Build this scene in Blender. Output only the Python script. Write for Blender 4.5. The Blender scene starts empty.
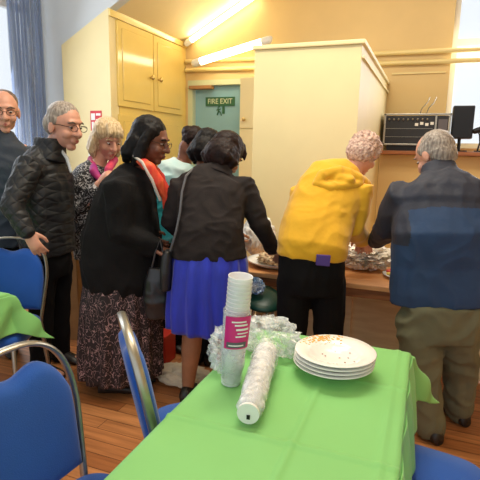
import bpy, bmesh, math, random
from math import sin, cos, pi, radians, sqrt, exp, hypot
from mathutils import Vector, Matrix, noise

random.seed(7)
SC = bpy.context.scene
COL = SC.collection

# ------------------------------------------------------------------ camera
CAM_H = 1.55
YAW, PITCH, ROLL, FOC = radians(21.0), radians(10.8), radians(1.1), 480.0
cam_d = bpy.data.cameras.new('camera')
cam_d.sensor_fit = 'HORIZONTAL'; cam_d.sensor_width = 36.0; cam_d.lens = 36.0
cam_d.clip_start = 0.05
cam = bpy.data.objects.new('camera', cam_d); COL.objects.link(cam)
RM = Matrix.Rotation(YAW, 3, 'Z') @ Matrix.Rotation(pi / 2 - PITCH, 3, 'X') @ Matrix.Rotation(ROLL, 3, 'Z')
CP = Vector((0, 0, CAM_H))
cam.matrix_world = Matrix.Translation(CP) @ RM.to_4x4()
SC.camera = cam

# ------------------------------------------------------------------ world, lights, exposure
w = bpy.data.worlds.new('sky'); SC.world = w; w.use_nodes = True
bg = w.node_tree.nodes['Background']
bg.inputs['Color'].default_value = (0.86, 0.93, 1.0, 1); bg.inputs['Strength'].default_value = 0.95

def area(name, loc, target, size, size_y, power, color):
    l = bpy.data.lights.new(name, 'AREA'); l.shape = 'RECTANGLE'; l.size = size; l.size_y = size_y
    l.energy = power; l.color = color
    o = bpy.data.objects.new(name, l); COL.objects.link(o); o.location = loc
    o.rotation_euler = (Vector(target) - Vector(loc)).to_track_quat('-Z', 'Y').to_euler()
    return o
area('added_overhead_fill', (-0.9, 0.9, 3.9), (-0.9, 1.0, 0), 1.6, 0.5, 14, (1.0, 0.87, 0.66))  # unseen fill added overhead, no ceiling fitting modelled here
area('added_overhead_fill', (-1.0, 2.5, 4.15), (-1.0, 2.9, 0), 1.8, 0.5, 66, (1.0, 0.91, 0.76))  # added fill, brightens the serving table that the queue shades
area('added_overhead_fill', (-.3, 3.35, 4.1), (-.3, 3.3, 0), 1.4, 0.4, 24, (1.0, 0.91, 0.76))  # extra unseen fill, lifts the tabletop and the boxed cupboard front
area('daylight_left_window', (-4.28, 3.2, 2.3), (0, 2.2, 0.8), 1.6, 2.2, 45, (0.85, 0.92, 1.0))
area('daylight_gable_window', (0.95, 6.42, 2.6), (0.2, 1.5, 0.8), 1.4, 1.9, 60, (0.92, 0.96, 1.0))

SC.view_settings.view_transform = 'Standard'
SC.view_settings.look = 'None'
SC.view_settings.exposure = 0.2
SC.view_settings.gamma = 1.0
SC.view_settings.use_curve_mapping = False

# ------------------------------------------------------------------ helpers
RIGHT = Vector((cos(YAW), sin(YAW), 0)); FWD = Vector((-sin(YAW), cos(YAW), 0)); UP = Vector((0, 0, 1))
def A(u, v, d):
    """surveyed point: sighted at u, v and d metres away over the floor"""
    r = RM @ Vector(((u - 240) / FOC, (240 - v) / FOC, -1)); return CP + r * (d / r.dot(FWD))

def lin(c):
    return tuple((x / 255 / 12.92) if x / 255 <= 0.04045 else (((x / 255) + 0.055) / 1.055) ** 2.4 for x in c)

def mat(name, rgb, rough=0.6, metal=0.0, nscale=0, namt=0.0, bump=0.0, bscale=60, alpha=1.0, spec=None, rgb2=None, stretch=(1, 1, 1), emit=0, sheen=0):
    m = bpy.data.materials.new(name); m.use_nodes = True
    nt = m.node_tree; b = nt.nodes['Principled BSDF']
    c = lin(rgb)
    b.inputs['Base Color'].default_value = (*c, 1)
    b.inputs['Roughness'].default_value = rough; b.inputs['Metallic'].default_value = metal
    if spec is not None: b.inputs['Specular IOR Level'].default_value = spec
    if alpha < 1: b.inputs['Alpha'].default_value = alpha
    if sheen: b.inputs['Sheen Weight'].default_value = sheen
    if emit:
        b.inputs['Emission Color'].default_value = (*c, 1); b.inputs['Emission Strength'].default_value = emit
    tc = nt.nodes.new('ShaderNodeTexCoord'); mp = nt.nodes.new('ShaderNodeMapping')
    mp.inputs['Scale'].default_value = stretch
    nt.links.new(tc.outputs['Object'], mp.inputs['Vector'])
    if namt or rgb2:
        n = nt.nodes.new('ShaderNodeTexNoise'); n.inputs['Scale'].default_value = nscale or 8; n.inputs['Detail'].default_value = 4
        nt.links.new(mp.outputs[0], n.inputs['Vector'])
        mx = nt.nodes.new('ShaderNodeMix'); mx.data_type = 'RGBA'
        c2 = lin(rgb2) if rgb2 else tuple(x * (1 - namt) for x in c)
        cr = nt.nodes.new('ShaderNodeValToRGB'); cr.color_ramp.elements[0].position = .35; cr.color_ramp.elements[1].position = .65
        nt.links.new(n.outputs['Fac'], cr.inputs['Fac'])
        mx.inputs[6].default_value = (*c, 1); mx.inputs[7].default_value = (*c2, 1)
        nt.links.new(cr.outputs['Color'], mx.inputs[0]); nt.links.new(mx.outputs[2], b.inputs['Base Color'])
    if bump:
        n2 = nt.nodes.new('ShaderNodeTexNoise'); n2.inputs['Scale'].default_value = bscale; n2.inputs['Detail'].default_value = 3
        nt.links.new(mp.outputs[0], n2.inputs['Vector'])
        bp = nt.nodes.new('ShaderNodeBump'); bp.inputs['Strength'].default_value = bump; bp.inputs['Distance'].default_value = 0.01
        nt.links.new(n2.outputs['Fac'], bp.inputs['Height']); nt.links.new(bp.outputs[0], b.inputs['Normal'])
    return m

def tag(o, label=None, cat=None, group=None, kind=None):
    if label: o['label'] = label
    if cat: o['category'] = cat
    if group: o['group'] = group
    if kind: o['kind'] = kind
    return o

def thing(name, loc, label, cat, group=None, rz=0):
    o = bpy.data.objects.new(name, None); COL.objects.link(o); o.location = loc; o.rotation_euler = (0, 0, rz)
    o.empty_display_size = .1
    return tag(o, label, cat, group)

class MB:
    def __init__(s): s.v = []; s.f = []
    def add(s, vs, fs):
        n = len(s.v); s.v += [Vector(x) for x in vs]; s.f += [tuple(i + n for i in f) for f in fs]; return s
    def box(s, x0, x1, y0, y1, z0, z1):
        return s.add([(x0, y0, z0), (x1, y0, z0), (x1, y1, z0), (x0, y1, z0), (x0, y0, z1), (x1, y0, z1), (x1, y1, z1), (x0, y1, z1)],
                     [(0, 3, 2, 1), (4, 5, 6, 7), (0, 1, 5, 4), (1, 2, 6, 5), (2, 3, 7, 6), (3, 0, 4, 7)])
    def rings(s, rs, cap=True, closed=False):
        n = len(rs[0]); vs = [p for r in rs for p in r]; fs = []
        R = len(rs)
        for i in range(R - (0 if closed else 1)):
            a, b = i * n, ((i + 1) % R) * n
            for j in range(n):
                k = (j + 1) % n; fs.append((a + j, a + k, b + k, b + j))
        if cap and not closed:
            fs.append(tuple(reversed(range(n)))); fs.append(tuple((R - 1) * n + j for j in range(n)))
        return s.add(vs, fs)
    def ell(s, c, r, axes=None, n=16, m=10):
        c = Vector(c); ax = axes or (Vector((1, 0, 0)), Vector((0, 1, 0)), Vector((0, 0, 1)))
        rs = []
        for i in range(m + 1):
            t = pi * (i + .02) / (m + .04) ; z = -cos(t); q = sin(t)
            rs.append([c + ax[0] * (r[0] * q * cos(2 * pi * j / n)) + ax[1] * (r[1] * q * sin(2 * pi * j / n)) + ax[2] * (r[2] * z) for j in range(n)])
        return s.rings(rs)
    def limb(s, pts, rads, n=14, side=None, flat=1.0, caps=True):
        """tapered tube; flat squashes across side axis"""
        pts = [Vector(p) for p in pts]
        if not hasattr(rads, '__len__'): rads = [rads] * len(pts)
        rs = []; N = len(pts); prev = None
        P, Rr, T = [], [], []
        for i, p in enumerate(pts):
            t = (pts[min(i + 1, N - 1)] - pts[max(i - 1, 0)]).normalized()
            if caps and i == 0:
                for a in (80, 50, 25): P.append(p - t * rads[0] * sin(radians(a))); Rr.append(rads[0] * cos(radians(a))); T.append(t)
            P.append(p); Rr.append(rads[i]); T.append(t)
            if caps and i == N - 1:
                for a in (25, 50, 80): P.append(p + t * rads[-1] * sin(radians(a))); Rr.append(rads[-1] * cos(radians(a))); T.append(t)
        for p, r, t in zip(P, Rr, T):
            ref = side if side is not None else (prev if prev is not None else (Vector((1, 0, 0)) if abs(t.x) < .8 else Vector((0, 1, 0))))
            a = (ref - t * ref.dot(t)).normalized(); b = t.cross(a); prev = a
            rs.append([p + a * (r * cos(2 * pi * j / n)) + b * (r * flat * sin(2 * pi * j / n)) for j in range(n)])
        return s.rings(rs)
    def slab(s, secs, side, n=28, power=0.85, up=None):
        """body section loft: secs = (centre, half width, half depth), horizontal-ish rings along side axis"""
        N = len(secs); rs = []
        for i, (c, wd, dp) in enumerate(secs):
            c = Vector(c); t = (Vector(secs[min(i + 1, N - 1)][0]) - Vector(secs[max(i - 1, 0)][0])).normalized()
            if up is not None: t = (t * (1 - up) + UP * up * (1 if t.z > 0 else -1)).normalized()
            a = (side - t * side.dot(t)).normalized(); b = t.cross(a)
            ring = []
            for j in range(n):
                th = 2 * pi * j / n; cc, ss = cos(th), sin(th)
                x = math.copysign(abs(cc) ** power, cc); y = math.copysign(abs(ss) ** power, ss)
                ring.append(c + a * (wd * x) + b * (dp * y))
            rs.append(ring)
        return s.rings(rs)
    def lathe(s, prof, n=48, c=(0, 0, 0), closed=False):
        c = Vector(c)
        rs = [[c + Vector((r * cos(2 * pi * j / n), r * sin(2 * pi * j / n), z)) for j in range(n)] for r, z in prof]
        if closed: return s.rings(rs, closed=True)
        return s.rings(rs, cap=True)
    def build(s, name, m, parent=None, smooth=True, bevel=0, seg=2, subs=0, angle=40):
        me = bpy.data.meshes.new(name)
        off = parent_origin(parent)
        me.from_pydata([tuple(p - off) for p in s.v], [], s.f); me.update()
        bm = bmesh.new(); bm.from_mesh(me); bmesh.ops.recalc_face_normals(bm, faces=bm.faces)
        if bevel:
            es = [e for e in bm.edges if len(e.link_faces) == 2 and e.calc_face_angle(0) > radians(30)]
            bmesh.ops.bevel(bm, geom=es, offset=bevel, segments=seg, affect='EDGES', profile=.6)
        bm.to_mesh(me); bm.free()
        if smooth:
            for p in me.polygons: p.use_smooth = True
            if smooth != 'all': me.set_sharp_from_angle(angle=radians(angle))
        me.materials.append(m)
        o = bpy.data.objects.new(name, me); COL.objects.link(o)
        if parent: o.parent = parent
        if subs:
            md = o.modifiers.new('s', 'SUBSURF'); md.levels = subs; md.render_levels = subs
        return o

def parent_origin(p):
    v = Vector((0, 0, 0))
    while p: v = v + Vector(p.location); p = p.parent
    return v

def organic(mb, name, m, parent=None, voxel=.008, it=4, disp=None, fac=.5):
    """union of overlapping solids as one continuous skin"""
    me = bpy.data.meshes.new(name + '_raw'); me.from_pydata([tuple(p) for p in mb.v], [], mb.f); me.update()
    bm = bmesh.new(); bm.from_mesh(me); bmesh.ops.recalc_face_normals(bm, faces=bm.faces); bm.to_mesh(me); bm.free()
    o = bpy.data.objects.new(name, me); COL.objects.link(o)
    r = o.modifiers.new('r', 'REMESH'); r.mode = 'VOXEL'; r.voxel_size = voxel; r.use_smooth_shade = True
    if it:
        sm = o.modifiers.new('s', 'SMOOTH'); sm.factor = fac; sm.iterations = it
    dg = bpy.context.evaluated_depsgraph_get(); dg.update()
    ev = o.evaluated_get(dg); nm = bpy.data.meshes.new_from_object(ev)
    o.modifiers.clear(); o.data = nm; bpy.data.meshes.remove(me)
    nm.name = name
    off = parent_origin(parent)
    nrm = [v.normal.copy() for v in nm.vertices]
    for v, n in zip(nm.vertices, nrm):
        p = v.co.copy()
        if disp: p = p + n * disp(p, n)
        v.co = p - off
    for p in nm.polygons: p.use_smooth = True
    nm.materials.clear(); nm.materials.append(m); nm.update()
    if parent: o.parent = parent
    return o

def folds(amp=.006, f=(7, 7, 4), seed=0, fine=.3):
    s = Vector((seed * 3.7, seed * 1.3, seed * 7.1))
    def d(p, n):
        q = Vector((p.x * f[0], p.y * f[1], p.z * f[2])) + s
        q = q + noise.noise_vector(q * .6) * .8
        a = noise.noise(q); b = noise.noise(q * 2.3)
        ridge = 1 - abs(a) * 2.2
        return amp * (ridge - .5) + amp * fine * b
    return d

def rough(amp, f, seed=0):
    s = Vector((seed, seed * 2, -seed))
    return lambda p, n: amp * (noise.noise(p * f + s) + .5 * noise.noise(p * f * 2.2 + s))

def copy_tree(o, parent=None):
    c = o.copy(); COL.objects.link(c)
    if parent: c.parent = parent
    for ch in list(o.children): copy_tree(ch, c)
    return c

def text_mesh(name, body, size, m, parent, loc, rot, extrude=.001, sx=1.0):
    cu = bpy.data.curves.new(name, 'FONT'); cu.body = body; cu.size = size; cu.extrude = extrude
    cu.align_x = 'CENTER'; cu.align_y = 'CENTER'; cu.resolution_u = 3
    t = bpy.data.objects.new(name, cu); COL.objects.link(t)
    dg = bpy.context.evaluated_depsgraph_get(); dg.update()
    me = bpy.data.meshes.new_from_object(t.evaluated_get(dg)); bpy.data.objects.remove(t)
    me.materials.clear(); me.materials.append(m)
    o = bpy.data.objects.new(name, me); COL.objects.link(o)
    o.parent = parent; o.location = Vector(loc) - parent_origin(parent); o.rotation_euler = rot; o.scale = (sx, 1, 1)
    return o

# ------------------------------------------------------------------ materials
M = {}
M['wall_yellow'] = mat('wall_yellow', (232, 200, 136), .55, nscale=2, namt=.06, bump=.05, bscale=30)
M['cream'] = mat('cream_gloss_paint', (240, 218, 150), .34, nscale=3, namt=.05, bump=.03, bscale=14)
M['cream_side'] = mat('cream_matt_paint', (238, 222, 170), .5, nscale=3, namt=.05, bump=.03, bscale=14)
M['cupboard'] = mat('yellow_gloss_paint', (238, 210, 124), .13, nscale=3, namt=.05, bump=.02, bscale=12)
M['grey_wall'] = mat('pale_grey_paint', (208, 216, 224), .6, nscale=2, namt=.05)
M['ceil'] = mat('ceiling_paint', (240, 222, 176), .6, nscale=2, namt=.05)
M['white'] = mat('white_paint', (238, 238, 232), .4)
M['teal'] = mat('teal_door_paint', (140, 184, 194), .45, nscale=3, namt=.08)
M['mint'] = mat('pale_green_frame', (206, 212, 172), .5)
M['brass'] = mat('brass', (205, 180, 120), .25, .9)
M['steel'] = mat('chair_metal', (176, 170, 156), .32, .85, nscale=30, namt=.15)
M['dark_metal'] = mat('dark_metal', (40, 40, 42), .4, .6)
M['blue'] = mat('blue_upholstery', (16, 84, 178), .85, nscale=4, namt=.14, bump=.15, bscale=300, sheen=.25)
M['green'] = mat('green_cloth', (132, 200, 114), .7, nscale=3, namt=.06, bump=.05, bscale=200, sheen=.1)
M['skin'] = mat('fair_skin', (214, 156, 132), .5, nscale=18, namt=.12)
M['skin_d'] = mat('brown_skin', (122, 74, 54), .45, nscale=18, namt=.15)
M['skin_m'] = mat('tan_skin', (168, 118, 88), .45, nscale=18, namt=.15)
M['black'] = mat('black_fabric', (20, 19, 21), .9, nscale=12, namt=.3, bump=.3, bscale=90, spec=.25)
M['black2'] = mat('black_trouser', (16, 15, 17), .9, nscale=12, namt=.3, bump=.2, bscale=60, spec=.2)
M['blazer'] = mat('charcoal_blazer', (42, 36, 36), .85, nscale=10, namt=.2, bump=.2, bscale=160, spec=.25)
M['cobalt'] = mat('cobalt_skirt', (22, 46, 196), .5, nscale=8, namt=.25, bump=.25, bscale=22, stretch=(3, 3, .6), sheen=.3)
M['mustard'] = mat('yellow_hoodie', (232, 176, 30), .85, nscale=6, namt=.12, bump=.35, bscale=18, sheen=.2)
M['navy'] = mat('navy_yoke', (40, 44, 60), .7, nscale=8, namt=.15, bump=.2, bscale=50)
M['navy2'] = mat('blue_fleece', (38, 66, 104), .75, nscale=5, namt=.25, bump=.25, bscale=24)
M['khaki'] = mat('khaki_trouser', (112, 110, 84), .85, nscale=6, namt=.25, bump=.4, bscale=16)
M['shoe'] = mat('shoe_leather', (34, 30, 28), .4)
M['eye_w'] = mat('eye_white', (225, 220, 214), .2)
M['eye_d'] = mat('iris_dark', (40, 28, 22), .2)
M['lip'] = mat('lips', (176, 92, 86), .45)
M['lip_d'] = mat('dark_lips', (128, 56, 50), .4)
M['glass_rim'] = mat('spectacle_rim', (60, 50, 48), .3, .6)
M['foil'] = mat('foil', (226, 222, 214), .36, .65, bump=.4, bscale=60)
M['paper'] = mat('white_plastic', (236, 236, 232), .4)
M['magenta'] = mat('magenta_label', (206, 36, 120), .4)
M['grey_label'] = mat('grey_label_band', (96, 92, 98), .5)
M['wood'] = mat('varnished_wood', (238, 176, 118), .35, nscale=4, rgb2=(222, 156, 98), stretch=(1, 12, 12))
M['wood_dark'] = mat('brown_wood', (168, 104, 58), .45, nscale=4, rgb2=(132, 78, 42), stretch=(1, 12, 12))
M['tan'] = mat('tan_board', (236, 212, 166), .6, nscale=5, rgb2=(224, 196, 148), stretch=(1, 1, 6))
M['card'] = mat('cardboard', (176, 130, 82), .8, nscale=8, namt=.15)
M['black_plastic'] = mat('black_plastic', (34, 34, 38), .45, nscale=20, namt=.2)
M['ochre'] = mat('ochre_panel', (206, 160, 92), .55, nscale=4, namt=.1)

def film_mat(name, rgb, a_lo, a_hi, rough_=.15, sc=28, st=(1, 1, 1)):
    m = mat(name, rgb, rough_); nt = m.node_tree; b = nt.nodes['Principled BSDF']
    n = nt.nodes.new('ShaderNodeTexNoise'); n.inputs['Scale'].default_value = sc; n.inputs['Detail'].default_value = 4
    tc = nt.nodes.new('ShaderNodeTexCoord'); mp = nt.nodes.new('ShaderNodeMapping'); mp.inputs['Scale'].default_value = st
    nt.links.new(tc.outputs['Object'], mp.inputs[0]); nt.links.new(mp.outputs[0], n.inputs['Vector'])
    cr = nt.nodes.new('ShaderNodeMapRange'); cr.inputs[1].default_value = .4; cr.inputs[2].default_value = .65
    cr.inputs[3].default_value = a_lo; cr.inputs[4].default_value = a_hi
    nt.links.new(n.outputs['Fac'], cr.inputs[0]); nt.links.new(cr.outputs[0], b.inputs['Alpha'])
    return m
M['film'] = film_mat('clear_film', (248, 250, 250), .15, .8, .12)
M['sleeve'] = film_mat('sleeve_film', (238, 240, 240), .25, .6, sc=14)
M['cup'] = mat('translucent_cup', (250, 250, 250), .3, alpha=.72)
M['curtain'] = film_mat('blue_curtain', (140, 158, 192), .05, .8, .8, 9, (1, 1, .06))
M['pane'] = mat('window_glass', (235, 242, 250), .05, alpha=.06)

# floorboards
def floor_mat():
    m = mat('floor_boards', (176, 104, 54), .32); nt = m.node_tree; b = nt.nodes['Principled BSDF']
    tc = nt.nodes.new('ShaderNodeTexCoord')
    br = nt.nodes.new('ShaderNodeTexBrick'); br.offset = .37; br.inputs['Scale'].default_value = 1
    br.inputs['Brick Width'].default_value = 1.6; br.inputs['Row Height'].default_value = .095
    br.inputs['Mortar Size'].default_value = .0018; br.inputs['Mortar Smooth'].default_value = .2
    br.inputs['Color1'].default_value = (*lin((206, 142, 92)), 1); br.inputs['Color2'].default_value = (*lin((166, 104, 62)), 1)
    br.inputs['Mortar'].default_value = (*lin((66, 34, 20)), 1)
    nt.links.new(tc.outputs['Object'], br.inputs['Vector'])
    mp = nt.nodes.new('ShaderNodeMapping'); mp.inputs['Scale'].default_value = (1.2, 16, 1)
    n = nt.nodes.new('ShaderNodeTexNoise'); n.inputs['Scale'].default_value = 2.5; n.inputs['Detail'].default_value = 6
    nt.links.new(tc.outputs['Object'], mp.inputs[0]); nt.links.new(mp.outputs[0], n.inputs['Vector'])
    mx = nt.nodes.new('ShaderNodeMix'); mx.data_type = 'RGBA'; mx.blend_type = 'MULTIPLY'; mx.inputs[0].default_value = .6
    cr = nt.nodes.new('ShaderNodeValToRGB'); cr.color_ramp.elements[0].color = (.45, .38, .32, 1); cr.color_ramp.elements[1].color = (1.15, 1.1, 1, 1)
    cr.color_ramp.elements[0].position = .3; cr.color_ramp.elements[1].position = .65
    nt.links.new(n.outputs['Fac'], cr.inputs['Fac'])
    nt.links.new(br.outputs['Color'], mx.inputs[6]); nt.links.new(cr.outputs['Color'], mx.inputs[7])
    nt.links.new(mx.outputs[2], b.inputs['Base Color'])
    return m
M['floor'] = floor_mat()

# leafy swirls on a dark ground (skirt, blouse)
def pattern_mat(name, base, fig, scale, lo, hi, stretch=(1, 1, 1), fig2=None):
    m = mat(name, base, .7); nt = m.node_tree; b = nt.nodes['Principled BSDF']
    tc = nt.nodes.new('ShaderNodeTexCoord'); mp = nt.nodes.new('ShaderNodeMapping'); mp.inputs['Scale'].default_value = stretch
    mp.inputs['Rotation'].default_value = (.5, .6, .3)
    n = nt.nodes.new('ShaderNodeTexNoise'); n.inputs['Scale'].default_value = scale; n.inputs['Detail'].default_value = 1; n.inputs['Distortion'].default_value = 1.6
    nt.links.new(tc.outputs['Object'], mp.inputs[0]); nt.links.new(mp.outputs[0], n.inputs['Vector'])
    cr = nt.nodes.new('ShaderNodeValToRGB'); e = cr.color_ramp.elements
    e[0].position = 0; e[0].color = (*lin(base), 1); e[1].position = lo; e[1].color = (*lin(base), 1)
    mid = (lo + hi) / 2
    x = e.new(mid - .01); x.color = (*lin(fig), 1); x = e.new(mid + .01); x.color = (*lin(fig2 or fig), 1)
    x = e.new(hi); x.color = (*lin(base), 1)
    nt.links.new(n.outputs['Fac'], cr.inputs['Fac']); nt.links.new(cr.outputs['Color'], b.inputs['Base Color'])
    return m
M['leafy'] = pattern_mat('swirl_print_skirt', (34, 24, 28), (196, 160, 158), 26, .475, .54, (1, 1, .75), (120, 88, 96))
M['blouse'] = pattern_mat('leaf_print_blouse', (24, 22, 26), (200, 196, 196), 26, .48, .56)

def hair_mat(name, rgb, rgb2, st=(60, 60, 6), rough_=.45):
    return mat(name, rgb, rough_, nscale=2, rgb2=rgb2, stretch=st, bump=.25, bscale=3, spec=.18)
M['h_grey'] = hair_mat('grey_hair', (176, 166, 156), (120, 108, 100))
M['h_dkgrey'] = hair_mat('receding_grey_hair', (120, 104, 96), (86, 72, 64))
M['h_blonde'] = hair_mat('blonde_hair', (226, 204, 166), (176, 148, 108))
M['h_black'] = hair_mat('black_hair', (14, 12, 13), (24, 20, 21), rough_=.5)
M['h_brown'] = hair_mat('dark_brown_hair', (40, 22, 19), (22, 13, 12), rough_=.5)
M['h_curl'] = mat('pinkish_grey_curls', (220, 190, 172), .6, nscale=60, rgb2=(160, 124, 110), bump=.8, bscale=90)

def quilt_mat():
    m = mat('quilted_nylon', (24, 26, 31), .55); nt = m.node_tree; b = nt.nodes['Principled BSDF']
    tc = nt.nodes.new('ShaderNodeTexCoord'); hs = []
    for ang in (radians(40), radians(-40)):
        mp = nt.nodes.new('ShaderNodeMapping'); mp.inputs['Rotation'].default_value = (0, ang, 0)
        wv = nt.nodes.new('ShaderNodeTexWave'); wv.bands_direction = 'X'; wv.inputs['Scale'].default_value = 7; wv.inputs['Distortion'].default_value = .6
        nt.links.new(tc.outputs['Object'], mp.inputs[0]); nt.links.new(mp.outputs[0], wv.inputs['Vector']); hs.append(wv)
    mn = nt.nodes.new('ShaderNodeMath'); mn.operation = 'MINIMUM'
    nt.links.new(hs[0].outputs['Fac'], mn.inputs[0]); nt.links.new(hs[1].outputs['Fac'], mn.inputs[1])
    sm = nt.nodes.new('ShaderNodeMath'); sm.operation = 'POWER'; sm.inputs[1].default_value = .4; nt.links.new(mn.outputs[0], sm.inputs[0])
    bp = nt.nodes.new('ShaderNodeBump'); bp.inputs['Strength'].default_value = .55; bp.inputs['Distance'].default_value = .008
    nt.links.new(sm.outputs[0], bp.inputs['Height']); nt.links.new(bp.outputs[0], b.inputs['Normal'])
    return m
M['quilt'] = quilt_mat()

# ------------------------------------------------------------------ the room
def struct(mb, name, m, parent=None, smooth=False, **k):
    o = mb.build(name, m, parent, smooth=smooth, **k)
    if not parent: o['kind'] = 'structure'
    return o
YB = 6.3; XC = -3.28; XL = -4.2; YC = 4.57; XR = 3.2; YN = -1.6
def slope(x): return 2.985 + .535 * (x - XC)

struct(MB().box(XL - .3, XR + .2, YN, YB + .3, -.12, 0), 'floor', M['floor'])
# gable wall with two openings: fire exit doorway and tall window
wb = MB(); dx0, dx1, dz1 = -3.24, -2.36, 2.47; wx0, wz0 = .14, 1.6
wb.box(XL - .3, dx0, YB, YB + .25, 0, 5.4)
wb.box(dx0, dx1, YB, YB + .25, dz1, 5.4)
wb.box(dx1, wx0, YB, YB + .25, 0, 5.4)
wb.box(wx0, 1.7, YB, YB + .25, 0, wz0)
wb.box(wx0, 1.7, YB, YB + .25, 4.0, 5.4)
wb.box(1.7, XR + .2, YB, YB + .25, 0, 5.4)
struct(wb, 'wall_back', M['wall_yellow'])
# left wall with window opening y 1.6..4.42
wl = MB(); wl.box(XL - .2, XL, YN, 1.5, 0, 4.3); wl.box(XL - .2, XL, 1.5, 4.5, 0, .9); wl.box(XL - .2, XL, 1.5, 4.5, 3.9, 4.3); wl.box(XL - .2, XL, 4.5, 4.75, 0, 4.3)
struct(wl, 'wall_left', M['grey_wall'])
wr = MB(); wr.box(XR, XR + .2, YN, YB, 0, 5.2); struct(wr, 'wall_right', M['wall_yellow'])
# grey return wall above the raking line of the cupboard recess
s0 = MB(); pr = [(-3.92, slope(-3.92)), (1.2, slope(1.2)), (1.2, 5.6), (-3.92, 5.6)]
s0.box(XL, -3.92, YC, YC + .12, 0, 5.6)
n0 = len(s0.v)
for y in (YC, YC + .12): s0.v += [Vector((x, y, z)) for x, z in pr]
s0.f += [tuple(n0 + i for i in f) for f in [(0, 1, 2, 3), (7, 6, 5, 4), (0, 4, 5, 1), (1, 5, 6, 2), (2, 6, 7, 3), (3, 7, 4, 0)]]
struct(s0, 'wall_recess', M['grey_wall'])
# raking ceiling over the recess
c0 = MB(); pr = [(XL, slope(XL)), (1.2, slope(1.2)), (1.2, slope(1.2) + .15), (XL, slope(XL) + .15)]
for y in (YC + .12, YB): c0.v += [Vector((x, y, z)) for x, z in pr]
c0.f += [(0, 1, 2, 3), (7, 6, 5, 4), (0, 4, 5, 1), (1, 5, 6, 2), (2, 6, 7, 3), (3, 7, 4, 0)]
struct(c0, 'ceiling_recess', M['ceil'])
struct(MB().box(XL - .2, 1.2, YN, YC, 4.3, 4.42).box(1.2, XR + .2, YN, YB + .25, 5.2, 5.32), 'ceiling', M['ceil'])

# windows
def window(n, x0, x1, y0, y1, z0, z1, axis, bars_h, bars_v, t=.05):
    r = bpy.data.objects.new('window_%d' % n, None); COL.objects.link(r); r.location = (x0, y0, z0); r['kind'] = 'structure'
    f = MB()
    def bar(a0, a1, b0, b1):
        if axis == 'x': f.box(x0, x1, a0, a1, b0, b1)
        else: f.box(a0, a1, y0, y1, b0, b1)
    lo, hi = (y0, y1) if axis == 'x' else (x0, x1)
    bar(lo, lo + t, z0, z1); bar(hi - t, hi, z0, z1); bar(lo + t, hi - t, z0, z0 + t); bar(lo + t, hi - t, z1 - t, z1)
    cuts = [lo + t] + [q for a in bars_v for q in (a - t * .5, a + t * .5)] + [hi - t]
    for z in bars_h:
        for k in range(0, len(cuts), 2): bar(cuts[k], cuts[k + 1], z - t * .7, z + t * .7)
    for a in bars_v: bar(a - t * .5, a + t * .5, z0 + t, z1 - t)
    f.build('window_frame', M['white'], r, smooth=False)
    g = MB()
    if axis == 'x': g.box((x0 + x1) / 2 - .004, (x0 + x1) / 2 + .004, lo, hi, z0, z1)
    else: g.box(lo, hi, (y0 + y1) / 2 - .004, (y0 + y1) / 2 + .004, z0, z1)
    g.build('pane', M['pane'], r, smooth=False)
    return r
window(1, XL - .14, XL - .08, 1.5, 4.5, .9, 3.9, 'x', [3.0], [2.5, 3.5])
window(2, wx0, 1.7, YB + .1, YB + .16, wz0, 4.0, 'y', [2.8], [.92], t=.06)

# doorway in the gable wall
d = bpy.data.objects.new('door_1', None); COL.objects.link(d); d.location = (-2.84, YB, 0); d['kind'] = 'structure'
MB().box(dx0, dx0 + .07, YB - .02, YB + .2, 0, dz1).box(dx1 - .015, dx1, YB - .02, YB + .2, 0, dz1).box(dx0 + .07, dx1 - .015, YB - .019, YB + .2, dz1 - .07, dz1).build('door_frame', M['mint'], d, smooth=False)
MB().box(dx0 + .09, dx1 - .02, YB + .05, YB + .1, 0.005, dz1 - .075).build('door_leaf', M['teal'], d, smooth=False)
MB().box(dx0 + .03, dx0 + .38, YB - .06, YB + .04, dz1 - .12, dz1 - .075).build('door_closer', M['card'], d, smooth=False, bevel=.006)

sg = thing('fire_exit_sign', (-2.77, YB + .045, 2.18), 'green FIRE EXIT sign with pale letters on the teal door', 'sign')
gm = mat('sign_green', (44, 98, 66), .4); sw = mat('sign_pale', (214, 222, 190), .5)
MB().box(-2.99, -2.55, YB + .035, YB + .049, 2.125, 2.245).build('sign_plate', gm, sg, smooth=False)
text_mesh('lettering', 'FIRE EXIT', .098, sw, sg, (-2.77, YB + .033, 2.185), (pi / 2, 0, 0), sx=.92)
pg = MB()   # running figure and its tail of a door below
pg.limb([(-2.80, YB + .04, 2.1), (-2.79, YB + .04, 2.06), (-2.81, YB + .04, 2.01)], .009, 8)
pg.limb([(-2.79, YB + .04, 2.06), (-2.76, YB + .04, 2.03), (-2.75, YB + .04, 2.0)], .008, 8)
pg.limb([(-2.82, YB + .04, 2.07), (-2.76, YB + .04, 2.085)], .007, 8)
pg.ell((-2.785, YB + .04, 2.118), (.013, .008, .013), n=10, m=6)
pg.box(-2.735, -2.70, YB + .037, YB + .049, 2.02, 2.12)
pg.build('pictogram', gm, sg)

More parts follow.
